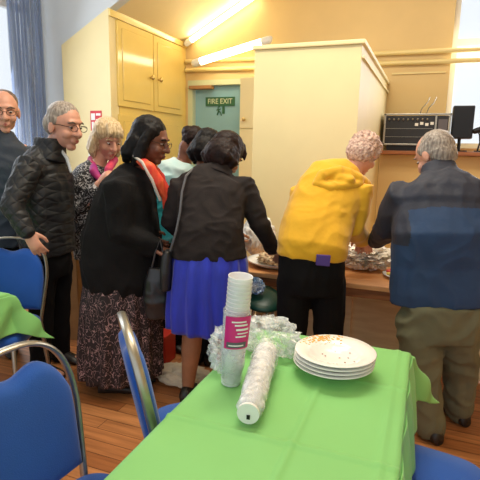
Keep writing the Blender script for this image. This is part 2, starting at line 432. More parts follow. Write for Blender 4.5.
# built-in yellow cupboard in the recess
cb = thing('recess_cupboard', (XL, YC - .02, 0), 'tall yellow built-in cupboard filling the recess beside the fire exit', 'cupboard')
def raked(x0, x1, y0, y1, drop=.004):
    m_ = MB(); pr = [(x0, 0), (x1, 0), (x1, slope(x1) - drop), (x0, slope(x0) - drop)]
    for y in (y0, y1): m_.v += [Vector((x, y, z)) for x, z in pr]
    m_.f += [(0, 1, 2, 3), (7, 6, 5, 4), (0, 4, 5, 1), (1, 5, 6, 2), (2, 6, 7, 3), (3, 7, 4, 0)]
    return m_
raked(-3.915, XC, YC - .03, YC + .115).build('side_panel', M['cream_side'], cb, smooth=False)
raked(-3.9, XC - .001, YC + .125, YB - .003).build('carcass', M['cupboard'], cb, smooth=False)
MB().box(XC, XC + .025, YC - .03, YB - .003, 2.9, 2.965).build('top_moulding', M['cupboard'], cb, smooth=False, bevel=.006)
def cup_door(y0, y1, z0, z1, kn):
    dd = MB().box(XC, XC + .022, y0, y1, z0, z1).build('door', M['cupboard'], cb, smooth=False, bevel=.004)
    MB().box(XC + .022, XC + .031, y0 + .08, y1 - .08, z0 + .07, z1 - .07).build('raised_panel', M['cupboard'], dd, smooth=False, bevel=.007)
    k = MB(); k.limb([(XC + .02, kn, 0), (XC + .055, kn, 0)], .012, 10); k.ell((XC + .07, kn, 0), (.022, .03, .03))
    for v_ in k.v: v_.z += (2.375 if z0 > 1.8 else 1.3)
    k.build('knob', M['brass'], dd)
cup_door(4.66, 5.39, 1.99, 2.89, 5.30); cup_door(5.41, 6.15, 1.99, 2.89, 5.50)
cup_door(4.66, 5.39, .12, 1.9, 5.30); cup_door(5.41, 6.15, .12, 1.9, 5.50)

# fire notices on the cupboard side
red = mat('notice_red', (205, 50, 60), .5)
def notice(x0, x1, z0, z1, label, rows):
    t = thing('fire_notice', ((x0 + x1) / 2, YC - .035, z0), label, 'notice')
    MB().box(x0, x1, YC - .036, YC - .031, z0, z1).build('board', red if rows else M['paper'], t, smooth=False)
    wm = MB(); wdt = (x1 - x0)
    if rows:
        wm.box(x0 + .08 * wdt, x0 + .42 * wdt, YC - .039, YC - .036, z1 - .42 * (z1 - z0), z1 - .12 * (z1 - z0))
        wm.box(x0 + .12 * wdt, x0 + .30 * wdt, YC - .039, YC - .036, z0 + .1 * (z1 - z0), z1 - .5 * (z1 - z0))
        for k in range(3):
            wm.box(x0 + (.52 + .0 * k) * wdt, x0 + .92 * wdt, YC - .039, YC - .036, z1 - (.22 + .26 * k) * (z1 - z0), z1 - (.12 + .26 * k) * (z1 - z0))
        wm.build('printing', M['paper'], t, smooth=False)
    else:
        wm.box(x0 + .15 * wdt, x0 + .6 * wdt, YC - .039, YC - .036, z1 - .25 * (z1 - z0), z1 - .1 * (z1 - z0))
        wm.build('printing', red, t, smooth=False)
notice(-3.555, -3.405, 1.69, 1.93, 'red and white fire notice fixed to the cupboard side', 1)
notice(-3.60, -3.50, 1.38, 1.62, 'small white notice with a red mark beneath the red fire notice', 0)

# curtain by the left window
def curtain(y0, y1, label, x=XL + .09, amp=.035, z0=.25, z1=4.1, waves=9, ph=0):
    t = MB(); n = 160; rows = 14; vs = []
    for side in (0, 1):
        for j in range(rows + 1):
            for i in range(n + 1):
                s_ = i / n; y = y0 + (y1 - y0) * s_
                xx = x + amp * sin(s_ * waves * 2 * pi + ph + .6 * noise.noise(Vector((s_ * 6, j * .12, 3 + ph)))) + .004 * side
                y += .02 * noise.noise(Vector((s_ * 9, j * .2, 1)))
                vs.append((xx, y, z0 + (z1 - z0) * j / rows))
    fs = []; W = n + 1; off = W * (rows + 1)
    for j in range(rows):
        for i in range(n):
            a = j * W + i; fs.append((a, a + 1, a + W + 1, a + W)); fs.append((off + a, off + a + W, off + a + W + 1, off + a + 1))
    t.add(vs, fs); o = t.build('curtain', M['curtain'], None, smooth='all')
    return tag(o, label, 'curtain')
curtain(3.99, 4.47, 'slate blue thin curtain hanging in folds at the tall window')

# conduits across the gable wall
for z, nm in ((2.70, 'upper of two painted pipes running across the wall above the door'), (2.585, 'lower of two painted pipes running across the wall above the door')):
    p = MB().limb([(XC + .03, YB - .04, z + .02), (1.9, YB - .04, z - .02)], .028, 12, caps=True)
    tag(p.build('wall_pipe', M['cream'], None), nm, 'pipe')
struct(MB().box(-.5, .1, YB - .02, YB, 2.455, 2.475), 'trim_1', M['cream'])

# fluorescent tubes
tube_m = mat('lit_tube', (255, 240, 200), .3, emit=11)
def tube(a, b, label, r=.035):
    a, b = Vector(a), Vector(b); t = thing('tube_lamp', (a + b) / 2, label, 'lamp')
    MB().limb([a, b], r, 14).build('tube', tube_m, t)
    dv = (b - a).normalized()
    MB().limb([a - dv * .05 + Vector((0, .05, .03)), b + dv * .05 + Vector((0, .05, .03))], .03, 10).build('batten', M['white'], t)
    MB().limb([a - dv * .04, a + dv * .02], r * 1.15, 12).build('end_cap', M['white'], t)
    MB().limb([b - dv * .02, b + dv * .04], r * 1.15, 12).build('end_cap', M['white'], t)
tube((-3.17, YB - .12, slope(-3.17) - .085), (-2.2, YB - .12, slope(-2.2) - .085), 'bright tube lamp fixed along the raking ceiling edge above the door')
tube((-2.95, YB - .3, 2.655), (-2.02, YB - .3, 2.865), 'bright tilted tube lamp above the pipes beside the big box cupboard', r=.045)

# big boxed-in cream cupboard behind the serving table
bx = thing('boxed_cupboard', (-.95, 5.0, 0), 'big plain cream boxed-in cupboard behind the serving table', 'cupboard')
MB().box(-1.40, -.54, 3.9, YB - .003, 0, 2.34).build('carcass', M['cream_side'], bx, smooth=False, bevel=.004)
MB().box(-1.415, -.515, 3.882, YB - .004, 2.341, 2.375).build('top_moulding', M['cream_side'], bx, smooth=False, bevel=.008)
MB().box(-.53, -.518, 3.9, YB - .004, 2.24, 2.26).build('side_rail', M['cream_side'], bx, smooth=False)
# narrow cupboard beside the door
nc = thing('narrow_cupboard', (-2.2, 6.15, 0), 'narrow cream cupboard with brass knob between teal door and big box', 'cupboard')
MB().box(-2.345, -2.0, 6.02, YB - .003, 0, 2.45).build('carcass', M['cream_side'], nc, smooth=False)
dd = MB().box(-2.34, -2.01, 6.0, 6.02, 1.81, 2.44).build('door', M['cream_side'], nc, smooth=False, bevel=.004)
k = MB().limb([(-2.27, 6.0, 1.92), (-2.27, 5.97, 1.92)], .008, 10); k.ell((-2.27, 5.96, 1.92), (.024, .018, .024)); k.build('knob', M['brass'], dd)
MB().box(-2.34, -2.01, 6.0, 6.02, .08, 1.79).build('door', M['cream_side'], nc, smooth=False, bevel=.004)

# shelf under the gable window with equipment
sh = tag(MB().box(-.515, 2.2, 5.72, YB - .003, 1.515, 1.56).build('wall_shelf', M['wood_dark'], None, smooth=False, bevel=.006), 'long brown wooden shelf below the gable window', 'shelf')
struct(MB().box(-.538, 2.2, 5.9, YB - .003, 0.0, 1.51), 'wall_boxing', M['wall_yellow'])
am = thing('equipment_case', (-.2, 5.95, 1.6), 'black rack case of audio equipment with metal edging on the shelf', 'equipment case')
MB().box(-.62, .16, 5.76, 6.2, 1.63, 1.94).build('case', M['black_plastic'], am, smooth=False, bevel=.008)
fr = MB()
for x in (-.625, .0, .165):
    fr.box(x, x + .022, 5.745, 5.765, 1.625, 1.96)
for z in (1.62, 1.945): fr.box(-.625, .19, 5.745, 5.765, z, z + .018)
for z in (1.62, 1.945): fr.box(.175, .195, 5.745, 6.2, z, z + .018)
fr.box(-.625, .195, 6.18, 6.21, 1.945, 1.963).box(-.63, -.61, 5.745, 6.2, 1.945, 1.963)
fr.build('metal_edging', M['steel'], am, smooth=False, bevel=.002)
for k in range(9): MB().limb([(-.56 + k * .058, 5.76, 1.90), (-.56 + k * .058, 5.735, 1.90)], .012, 10).build('knob', M['steel'], am)
for k in range(4): MB().box(-.24 + k * .062, -.2 + k * .062, 5.752, 5.76, 1.83 + .012 * (k % 2), 1.86 + .012 * (k % 2)).build('socket_plate', M['paper'], am, smooth=False)
MB().box(-.60, -.02, 5.752, 5.76, 1.80, 1.803).box(-.60, -.02, 5.752, 5.76, 1.71, 1.713).build('rack_seam', M['steel'], am, smooth=False)
for x in (-.2, -.12):
    MB().limb([(x, 5.9, 1.955), (x + .03, 5.88, 2.03), (x + .09, 5.87, 2.09), (x + .11, 5.87, 2.14)], .006, 8).build('aerial', M['steel'], am)
MB().box(-.58, .12, 5.78, 6.18, 1.562, 1.62).build('base_unit', M['dark_metal'], am, smooth=False, bevel=.004)
ck = MB().box(.04, .15, 5.748, 5.756, 1.69, 1.90).build('side_grille', M['grey_label'], am, smooth=False)
am.scale.x = .85; am.location.x = -.1395
sp = thing('loudspeaker', (.30, 6.0, 1.56), 'black box loudspeaker on a short stand beside the equipment case', 'loudspeaker')
MB().box(.205, .42, 5.84, 6.1, 1.70, 2.05).build('cabinet', M['black_plastic'], sp, smooth=False, bevel=.012)
MB().box(.215, .41, 5.832, 5.84, 1.715, 2.035).build('grille', M['dark_metal'], sp, smooth=False)
MB().limb([(.3, 5.98, 1.575), (.3, 5.98, 1.70)], .018, 12, caps=False).build('stand_pole', M['dark_metal'], sp)
MB().limb([(.3, 5.98, 1.561), (.3, 5.98, 1.575)], .09, 20, caps=False).build('stand_base', M['dark_metal'], sp)
lp = thing('clip_lamp', (.46, 5.85, 1.56), 'small dark clip lamp with bent arm on the shelf before the window', 'lamp')
MB().limb([(.42, 5.85, 1.565), (.44, 5.85, 1.66), (.43, 5.85, 1.74), (.40, 5.85, 1.80)], .009, 8).build('arm', M['dark_metal'], lp)
MB().limb([(.38, 5.85, 1.78), (.43, 5.85, 1.80), (.48, 5.85, 1.79)], [.03, .035, .022], 12).build('lamp_head', M['dark_metal'], lp)
MB().limb([(.48, 5.85, 1.565), (.50, 5.85, 1.66), (.48, 5.85, 1.75), (.45, 5.85, 1.77)], .006, 8).build('cable', M['dark_metal'], lp)
MB().box(.39, .52, 5.81, 5.89, 1.561, 1.575).build('base', M['dark_metal'], lp, smooth=False)

lp.location.x += .06

# ------------------------------------------------------------------ serving table
st = thing('serving_table', (-.7, 3.2, 0), 'long wooden serving table the people are queuing at', 'table')
MB().box(-1.21, 1.3, 2.9, 3.6, .72, .75).build('tabletop', M['wood'], st, smooth=False, bevel=.005)
MB().box(-1.19, 1.28, 2.925, 2.95, .66, .72).build('apron', M['wood_dark'], st, smooth=False)
for x0, x1 in ((-1.17, -.46), (-.44, .32), (.34, 1.25)):
    MB().box(x0, x1, 3.44, 3.47, .02, .72).build('back_panel', M['tan'], st, smooth=False, bevel=.003)
for x in (-1.14, -.45, .33, 1.22):
    MB().box(x - .02, x + .02, 3.40, 3.44, 0, .72).build('leg', M['tan'], st, smooth=False)

# ------------------------------------------------------------------ chairs
def chair_proto():
    t = thing('banquet_chair', (0, 0, 0), 'x', 'chair')
    yb = lambda z: -.215 - .20 * (z - .47)
    # seat
    sm_ = MB(); n = 24; rs = []
    for zz, k in ((.445, .93), (.45, .985), (.475, 1.0), (.497, .985), (.510, .93), (.516, .6), (.518, .2)):
        ring = []
        for j in range(n * 2):
            a = 2 * pi * j / (n * 2); c_, s_ = cos(a), sin(a)
            ring.append((math.copysign(abs(c_) ** .45, c_) * .225 * k, math.copysign(abs(s_) ** .45, s_) * .22 * k, zz))
        rs.append([Vector(p) for p in ring])
    sm_.rings(rs).build('seat', M['blue'], t, smooth='all')
    # backrest pad
    bp = MB(); nx, nz = 26, 20; vs = []
    for side in (1, -1):
        for i in range(nx + 1):
            s_ = -1 + 2 * i / nx
            ztop = .72 + .205 * max(0, 1 - abs(s_) ** 2.6) ** .55 - .04 * exp(-(s_ / .34) ** 2)
            for j in range(nz + 1):
                q = j / nz; z = .53 + q * (ztop - .53)
                hw = .188 + .018 * min(1, (z - .53) / .25)
                puff = max(0, (1 - abs(s_) ** 6)) ** .5 * max(0, (1 - abs(2 * q - 1) ** 8)) ** .5
                vs.append((s_ * hw, yb(z) + side * (.008 + .026 * puff), z))
    fs = []; H = nz + 1; off = (nx + 1) * H
    for i in range(nx):
        for j in range(nz):
            a = i * H + j; fs.append((a, a + H, a + H + 1, a + 1)); fs.append((off + a, off + a + 1, off + a + H + 1, off + a + H))
    for i in range(nx):
        for j in (0, nz):
            a = i * H + j; b_ = a + H; fs.append((a, b_, off + b_, off + a) if j == nz else (a, off + a, off + b_, b_))
    for j in range(nz):
        for i in (0, nx):
            a = i * H + j; b_ = a + 1; fs.append((a, b_, off + b_, off + a))
    bp.add(vs, fs).build('backrest', M['blue'], t, smooth=True, angle=60)
    # arched frame strip, tube legs
    pts = []
    for k in range(0, 8): z = .40 + .33 * k / 8; pts.append((.19 + .03 * min(1, max(0, (z - .47) / .25)), z))
    for k in range(0, 25):
        a = pi * k / 24; c_, s_ = cos(a), sin(a)
        pts.append((math.copysign(abs(c_) ** .75, c_) * .22, .73 + .24 * abs(s_) ** .75))
    for k in range(7, -1, -1): z = .40 + .33 * k / 8; pts.append((-(.19 + .03 * min(1, max(0, (z - .47) / .25))), z))
    fm = MB(); rs = []
    for i, (x, z) in enumerate(pts):
        a = Vector((pts[min(i + 1, len(pts) - 1)][0] - pts[max(i - 1, 0)][0], 0, pts[min(i + 1, len(pts) - 1)][1] - pts[max(i - 1, 0)][1])).normalized()
        nn = Vector((a.z, 0, -a.x)); c_ = Vector((x, yb(z), z)); rs.append([c_ + nn * (.009 * cos(th)) + Vector((0, 1, 0)) * (.016 * sin(th)) for th in [2 * pi * q / 12 for q in range(12)]])
    fm.rings(rs).build('back_frame', M['steel'], t)
    for sx in (-1, 1):
        MB().limb([(sx * .19, yb(.44), .44), (sx * .2, -.24, .22), (sx * .205, -.29, .012)], .0125, 10).build('leg', M['steel'], t)
        MB().limb([(sx * .19, .18, .44), (sx * .20, .20, .22), (sx * .205, .215, .012)], .0125, 10).build('leg', M['steel'], t)
    g = MB(); z = .432
    g.limb([(-.19, -.2, z), (-.19, .18, z), (.19, .18, z), (.19, -.2, z), (-.19, -.2, z)], .012, 8)
    g.build('seat_frame', M['steel'], t)
    return t
CH = chair_proto(); used = [False]
def chair(bx_, by_, az, label):
    """bx,by: foot of the backrest, az: facing, degrees clockwise from +Y"""
    o = CH if not used[0] else copy_tree(CH); used[0] = True
    a = radians(az); o.location = (bx_ + sin(a) * .215, by_ + cos(a) * .215, 0); o.rotation_euler = (0, 0, -a)
    o['label'] = label; o['group'] = 'blue banquet chairs round the green tables'
chair(-.985, .945, 95, 'nearest blue chair, its arched back large, tucked under the long green table')
chair(-.845, 1.375, 49, 'blue chair seen edge-on beside the green table and the upright cups')
chair(-2.37, 2.17, 158, 'blue chair under the hand of the man in the quilted jacket')
chair(.26, 1.46, 278, 'blue chair of which only the seat shows beyond the green cloth')

# ------------------------------------------------------------------ tables with green cloths
def table(x0, x1, y0, y1, label, cloth_label, over=.25, seed=0, creases=()):
    t = thing('folding_table', ((x0 + x1) / 2, (y0 + y1) / 2, 0), label, 'table')
    MB().box(x0, x1, y0, y1, .715, .743).build('tabletop', M['tan'], t, smooth=False, bevel=.004)
    for x in (x0 + .08, x1 - .08):
        for y in (y0 + .12, y1 - .12):
            MB().limb([(x, y, .715), (x, y, .012)], .014, 10).build('leg', M['steel'], t)
    MB().box(x0 + .06, x1 - .06, y0 + .1, y0 + .13, .68, .714).build('cross_rail', M['steel'], t, smooth=False)
    MB().box(x0 + .06, x1 - .06, y1 - .13, y1 - .1, .68, .714).build('cross_rail', M['steel'], t, smooth=False)
    c = MB(); st_ = .007
    ox = over; oy = over
    nx = int(round((x1 - x0 + 2 * ox) / st_)); ny = int(round((y1 - y0 + 2 * oy) / st_)); vs = []
    for j in range(ny + 1):
        for i in range(nx + 1):
            X = x0 - ox + (x1 - x0 + 2 * ox) * i / nx; Y = y0 - oy + (y1 - y0 + 2 * oy) * j / ny
            ex = max(0, x0 - X, X - x1); ey = max(0, y0 - Y, Y - y1)
            sx_ = -1 if X < x0 else 1; sy_ = -1 if Y < y0 else 1
            cx = min(max(X, x0), x1); cy = min(max(Y, y0), y1)
            z = .748
            for (kind, pos, hgt) in creases:
                dd_ = (X - pos) if kind == 'x' else (Y - pos)
                z += hgt * exp(-(dd_ / .010) ** 2)
            z += .0015 * noise.noise(Vector((X * 6, Y * 6, seed))) + .002 * max(0, noise.noise(Vector((X * 3 + Y * 2.5, Y * 2, seed + 4))))
            L = hypot(ex, ey)
            if L > 0:
                mn_ = min(ex, ey); mx_ = max(ex, ey)
                out = .008 + .16 * mx_ + .62 * mn_ + .012 * min(1, mx_ / .1) * sin((X + Y) * 26 + seed)
                hx = out * (ex / L) ** .7 if ex > 0 else 0; hy = out * (ey / L) ** .7 if ey > 0 else 0
                r_ = .02
                drop = mx_ * .97 - (.02 if mx_ > .03 else 0) + mn_ * .30
                cxx = cx + sx_ * hx; cyy = cy + sy_ * hy
                z = z - max(0, drop)
                vs.append((cxx, cyy, z))
            else: vs.append((X, Y, z))
    fs = []; W = nx + 1
    for j in range(ny):
        for i in range(nx):
            a = j * W + i; fs.append((a, a + 1, a + W + 1, a + W))
    c.add(vs, fs); o = c.build('tablecloth', M['green'], None, smooth='all')
    md = o.modifiers.new('t', 'SOLIDIFY'); md.thickness = .0015; md.offset = 1
    tag(o, cloth_label, 'tablecloth')
table(-.665, -.012, .25, 1.955, 'long narrow folding table holding the plates and cups', 'bright green cloth with fold creases under plates and cups', .225, 1,
      [('x', -.285, .007), ('x', -.05, .005), ('y', 1.17, .007), ('y', .80, .007), ('y', 1.62, .004)])
table(-3.1, -2.09, .95, 1.90, 'folding table in front of the chair the man leans on', 'bright green cloth on the table beside the window', .25, 5, [('x', -2.4, .003)])

# ------------------------------------------------------------------ plates
pl = MB().lathe([(.004, .0), (.055, .0), (.062, .003), (.09, .022), (.102, .030), (.143, .040), (.1455, .0425), (.143, .0445), (.100, .0345), (.086, .026), (.06, .0075), (.004, .006)], 64)
proto = pl.build('soup_plate', mat('white_china', (244, 240, 236), .18), None, smooth='all')
plc = Vector((-.262, 1.655, .7535))
names = ['lowest', 'second from the bottom', 'third from the bottom', 'topmost']
for k in range(4):
    o = proto if k == 0 else proto.copy()
    if k: COL.objects.link(o)
    o.location = plc + Vector((.002 * k, -.001 * k, .0145 * k)); o.rotation_euler = (0, 0, k)
    tag(o, ('white soup plate, %s of the stack of four' % names[k]) + (', speckled with crumbs' if k == 3 else ''), 'plate', 'stacked soup plates')
cr = MB(); rnd = random.Random(3)
tz = .0145 * 3
for k in range(130):
    a = rnd.gauss(2.25, .33); r_ = rnd.uniform(.085, .135)
    z = tz + (.0345 + (r_ - .1) * .23 if r_ > .1 else .026 + (r_ - .086) * .6 if r_ > .086 else .008 + (r_ - .06) * .7)
    cr.ell(plc + Vector((r_ * cos(a), r_ * sin(a), z + .001)), (.0045, .0035, .0022), n=7, m=4)
crumbs = cr.build('rice_crumbs', mat('orange_rice', (244, 196, 96), .6, nscale=90, rgb2=(232, 156, 76)), None)
tag(crumbs, 'orange rice crumbs left on the rim of the top plate', 'crumbs', kind='stuff')
cr = MB()
for k in range(16):
    a = rnd.uniform(0, 2 * pi); r_ = rnd.uniform(.0, .13)
    z = tz + (.0345 + (r_ - .1) * .23 if r_ > .1 else .026 + (r_ - .086) * .6 if r_ > .086 else .008 + max(0, r_ - .06) * .7)
    cr.ell(plc + Vector((r_ * cos(a), r_ * sin(a), z + .001)), (.0035, .0025, .0012), n=7, m=4)
tag(cr.build('sauce_specks', mat('brown_specks', (150, 92, 76), .5), None), 'brown sauce specks scattered on the top plate', 'specks', kind='stuff')

# ------------------------------------------------------------------ cup stacks
def frame_from(a, b):
    z = (b - a).normalized(); x = Vector((0, 1, 0)).cross(z)
    if x.length < .1: x = Vector((1, 0, 0))
    x.normalize(); y = z.cross(x); return Matrix((x, y, z)).transposed().to_4x4()
cupb = MB().lathe([(.001, .0), (.0315, .0), (.0405, .098), (.0415, .100), (.0405, .1015), (.0388, .099), (.0302, .0025), (.001, .002)], 28)
CUP = cupb.build('plastic_cup', M['cup'], None, smooth='all'); cused = [0]
def cup_stack(a, b, n, label, group):
    a, b = Vector(a), Vector(b); L = (b - a).length; step = (L - .1) / (n - 1); Rm = frame_from(a, b); dv = (b - a).normalized()
    for k in range(n):
        o = CUP if cused[0] == 0 else CUP.copy()
        if cused[0]: COL.objects.link(o)
        cused[0] = 1
        o.matrix_world = Matrix.Translation(a + dv * step * k) @ Rm
        tag(o, label, 'cup', group)
    return Rm, dv, L
a = Vector((-.572, 1.43, .776)); b = Vector((-.540, 1.42, 1.14))
Rm, dv, L = cup_stack(a, b, 20, 'clear plastic cup nested in the upright sleeved stack', 'cups in the upright stack')
def film_tube(a, b, r0, r1, name, m, parent=None, amp=.004, n=36, rows=40, seed=0, close=True):
    a, b = Vector(a), Vector(b); dv = (b - a).normalized(); Rm = frame_from(a, b).to_3x3(); mb = MB(); rs = []
    for j in range(rows + 1):
        q = j / rows; r_ = r0 + (r1 - r0) * q
        if close and q < .04: r_ *= (q / .04) ** .5 * .9 + .1
        rs.append([a + (b - a) * q + Rm @ Vector((cos(2 * pi * i / n), sin(2 * pi * i / n), 0)) * (r_ + amp * noise.noise(Vector((cos(2 * pi * i / n) * 2.5, sin(2 * pi * i / n) * 2.5, q * 9 + seed)))) for i in range(n)])
    mb.rings(rs, cap=False); return mb.build(name, m, parent, smooth='all')
sv = thing('cup_sleeve', (a.x, a.y, .75), 'tall upright clear sleeve of plastic cups with a magenta label', 'packaging')
film_tube(a - dv * .022, a + dv * .25, .037, .047, 'film', M['sleeve'], sv)
MB().limb([a - dv * .022, a - dv * .004], .033, 24, caps=False).build('base', M['cup'], sv)
# label wraps the camera-facing side
def wrap(parent, name, m, q0, q1, a0, a1, r0, lift=0):
    mb = MB(); n = 14; vs = []; f3 = Rm.to_3x3()
    for rr in (0, .001):
        for j in range(9):
            q = q0 + (q1 - q0) * j / 8
            for i in range(n + 1):
                th = a0 + (a1 - a0) * i / n
                vs.append(a + dv * q + (Vector((cos(th), sin(th), 0))) * (r0 + .03 * (q - .1) + lift + rr))
    fs = []; W = n + 1
    for j in range(8):
        for i in range(n): k_ = j * W + i; fs.append((k_, k_ + 1, k_ + W + 1, k_ + W))
    mb.add(vs, [tuple(reversed(f)) for f in fs] + [tuple(i + W * 9 for i in f) for f in fs]); return mb.build(name, m, parent, smooth='all')
base_th = math.atan2(-1.43, .57)
lab = wrap(sv, 'label', M['magenta'], .125, .240, base_th - .75, base_th + 1.0, .0495)
lab['label'] = 'magenta label'
for q0, q1, t0, t1 in ((.220, .225, -.3, .6), (.208, .214, -.1, .7), (.192, .199, .0, .8), (.180, .184, .1, .8), (.168, .173, .0, .7)):
    wrap(lab, 'printing', M['paper'], q0, q1, base_th + t0, base_th + t1, .0495, .0015)
wrap(lab, 'printed_band', M['grey_label'], .130, .150, base_th - .55, base_th + .75, .0495, .0015)
wrap(lab, 'printing', M['paper'], .137, .141, base_th - .4, base_th + .55, .0495, .003)

a2 = Vector((-.428, 1.215, .795)); b2 = Vector((-.50, 1.60, .81))
Rm2, dv2, L2 = cup_stack(a2, b2, 16, 'clear plastic cup nested in the lying wrapped stack', 'cups in the lying stack')
sv2 = thing('cup_sleeve', (a2.x, a2.y, .75), 'clear sleeve of plastic cups lying on the cloth beside the plates', 'packaging')
film_tube(a2 - dv2 * .012, b2 + dv2 * .02, .039, .048, 'film', M['film'], sv2, amp=.008, seed=4)
MB().limb([a2 - dv2 * .016, a2 - dv2 * .006], .033, 24, caps=False).build('end_disc', M['paper'], sv2)
mk = MB(); q = a2 - dv2 * .0175; rx = Vector((dv2.y, -dv2.x, 0)).normalized()
mk.v += [q + rx * x + UP * z - dv2 * y for y in (0, .001) for x, z in ((-.004, -.016), (.006, -.016), (.006, -.002), (-.004, -.002))]
mk.f += [(0, 1, 2, 3), (7, 6, 5, 4), (0, 4, 5, 1), (1, 5, 6, 2), (2, 6, 7, 3), (3, 7, 4, 0)]
mk.build('printed_mark', M['dark_metal'], sv2, smooth=False)

def crumple(name, c, r, m, label, cat, amp=.3, f=14, seed=0, sub=5, parent=None, flatz=None, kind=None):
    me = bpy.data.meshes.new(name); bm = bmesh.new(); bmesh.ops.create_icosphere(bm, subdivisions=sub, radius=1)
    c = Vector(c)
    for v in bm.verts:
        p = v.co.copy(); q = p * 1.7 + Vector((seed, seed * .7, 0))
        a = 1 - 2 * abs(noise.noise(q * 1.3)); b_ = 1 - 2 * abs(noise.noise(q * 3.1)); 
        s_ = 1 + amp * (.6 * a + .45 * b_ - .5 + .25 * noise.noise(q * 7))
        v.co = Vector((p.x * r[0] * s_, p.y * r[1] * s_, p.z * r[2] * s_))
        if flatz is not None and v.co.z + c.z < flatz: v.co.z = flatz - c.z + .0005
    bm.to_mesh(me); bm.free()
    for p in me.polygons: p.use_smooth = (seed % 2 == 1)
    me.materials.append(m); o = bpy.data.objects.new(name, me); COL.objects.link(o)
    if parent: o.parent = parent; o.location = c - parent_origin(parent)
    else: o.location = c; tag(o, label, cat, kind=kind)
    return o
crumple('crumpled_wrapper', (-.52, 1.72, .815), (.105, .065, .075), M['film'], 'crumpled clear plastic wrapper at the table edge behind the cups', 'wrapper', .75, seed=2, flatz=.753, sub=4)
crumple('crumpled_wrapper', (-.625, 1.50, .83), (.055, .035, .08), M['film'], 'clear plastic film sticking out beside the upright cup stack', 'wrapper', .8, seed=6, flatz=.753, sub=4)

# ------------------------------------------------------------------ food on the serving table
def tray(c, rx_, ry_, h, label, cat='tray', m='foil', seed=1, amp=.3):
    t = thing('foil_tray', (c[0], c[1], .75), label, cat)
    rs = []
    for k_, z in ((.86, .752), (1.0, .752 + h * .8), (1.04, .752 + h), (.98, .752 + h), (.95, .752 + h * .7), (.8, .765)):
        rs.append([Vector((c[0] + math.copysign(abs(cos(a_)) ** .5, cos(a_)) * rx_ * k_, c[1] + math.copysign(abs(sin(a_)) ** .5, sin(a_)) * ry_ * k_, z)) for a_ in [2 * pi * i / 40 for i in range(40)]])
    MB().rings(rs).build('tray', M[m], t)
    return t
t = tray((-.40, 3.40), .16, .10, .04, 'foil tray with torn crumpled foil between yellow hoodie and navy jacket', seed=1)
crumple('foil_cover', (-.36, 3.33, .835), (.19, .13, .075), M['foil'], '', '', .6, seed=8, parent=t, sub=5, flatz=.756)
crumple('food', (-.40, 3.42, .885), (.11, .08, .035), mat('browned_food', (150, 96, 62), .6, nscale=30, rgb2=(206, 168, 118)), '', '', .5, seed=5, parent=t)
t = tray((-.60, 3.06), .11, .09, .035, 'small foil dish beside the hand of the person in the yellow hoodie')
crumple('foil_cover', (-.58, 3.04, .79), (.08, .06, .03), M['foil'], '', '', .6, seed=12, parent=t, sub=4, flatz=.756)
t = thing('platter', (-1.03, 3.08, .752), 'broad white platter of food under the reaching hand', 'platter')
pt = MB().lathe([(.004, 0), (.13, 0), (.18, .02), (.205, .036), (.208, .041), (.18, .027), (.128, .008), (.004, .006)], 40, (-.93, 3.15, .7535)); pt.build('dish', M['paper'], t, smooth='all')
crumple('food', (-.93, 3.15, .80), (.12, .09, .04), mat('pale_food', (228, 208, 170), .6, nscale=40, rgb2=(176, 128, 92)), '', '', .5, seed=7, parent=t)
# pizza-like salad plate half hidden by the navy jacket
t = thing('salad_plate', (-.085, 3.18, .752), 'white plate of yellow and red salad at the table edge', 'plate')
MB().lathe([(.004, 0), (.08, 0), (.13, .018), (.134, .022), (.08, .006), (.004, .005)], 40, (-.085, 3.18, .7525)).build('dish', M['paper'], t, smooth='all')
fm_ = MB(); rnd = random.Random(9); fr_ = MB()
for k in range(60):
    a_ = rnd.uniform(0, 2 * pi); r_ = .1 * sqrt(rnd.random()); (fm_ if k % 2 else fr_).ell((-.085 + r_ * cos(a_), 3.18 + r_ * sin(a_), .772 + rnd.random() * .02), (.016, .013, .01), n=8, m=5)
for nm_, mb_, c_ in (('salad_leaves', fm_, (226, 196, 90)), ('tomato_pieces', fr_, (206, 52, 40))):
    o = mb_.build(nm_, mat(nm_, c_, .5), t); o['kind'] = 'stuff'
t = thing('carrier_bag', (-1.13, 3.45, .752), 'white bulging plastic bag standing at the back of the serving table', 'bag')
crumple('bag', (-1.16, 3.42, .90), (.12, .09, .15), M['paper'], '', '', .3, seed=3, parent=t, flatz=.752)
t = thing('squeeze_bottle', (-.93, 3.40, .752), 'yellow-green bottle standing beside the white plastic bag', 'bottle')
MB().lathe([(.003, 0), (.034, 0), (.036, .02), (.036, .13), (.02, .165), (.012, .175), (.003, .175)], 24, (-.95, 3.36, .753)).build('bottle', mat('olive_plastic', (186, 170, 50), .3), t, smooth='all')
MB().lathe([(.003, 0), (.014, 0), (.011, .03), (.003, .032)], 16, (-.95, 3.36, .928)).build('cap', M['paper'], t)
t = thing('paper_cup', (-.9, 3.5, .752), 'white and red paper cup near the yellow-green bottle', 'cup')
MB().lathe([(.003, 0), (.032, 0), (.042, .2), (.003, .2)], 24, (-.93, 3.5, .753)).build('body', mat('red_print', (190, 90, 80), .5), t)
MB().lathe([(.003, 0), (.046, 0), (.046, .03), (.003, .034)], 24, (-.93, 3.5, .953)).build('lid', M['paper'], t)
crumple('snack_bag', (-1.15, 2.97, .80), (.05, .04, .05), mat('patterned_pack', (110, 150, 180), .3, nscale=40, rgb2=(220, 200, 160)), 'small blue patterned snack bag between blazer and white platter', 'bag', .4, seed=9, flatz=.752)

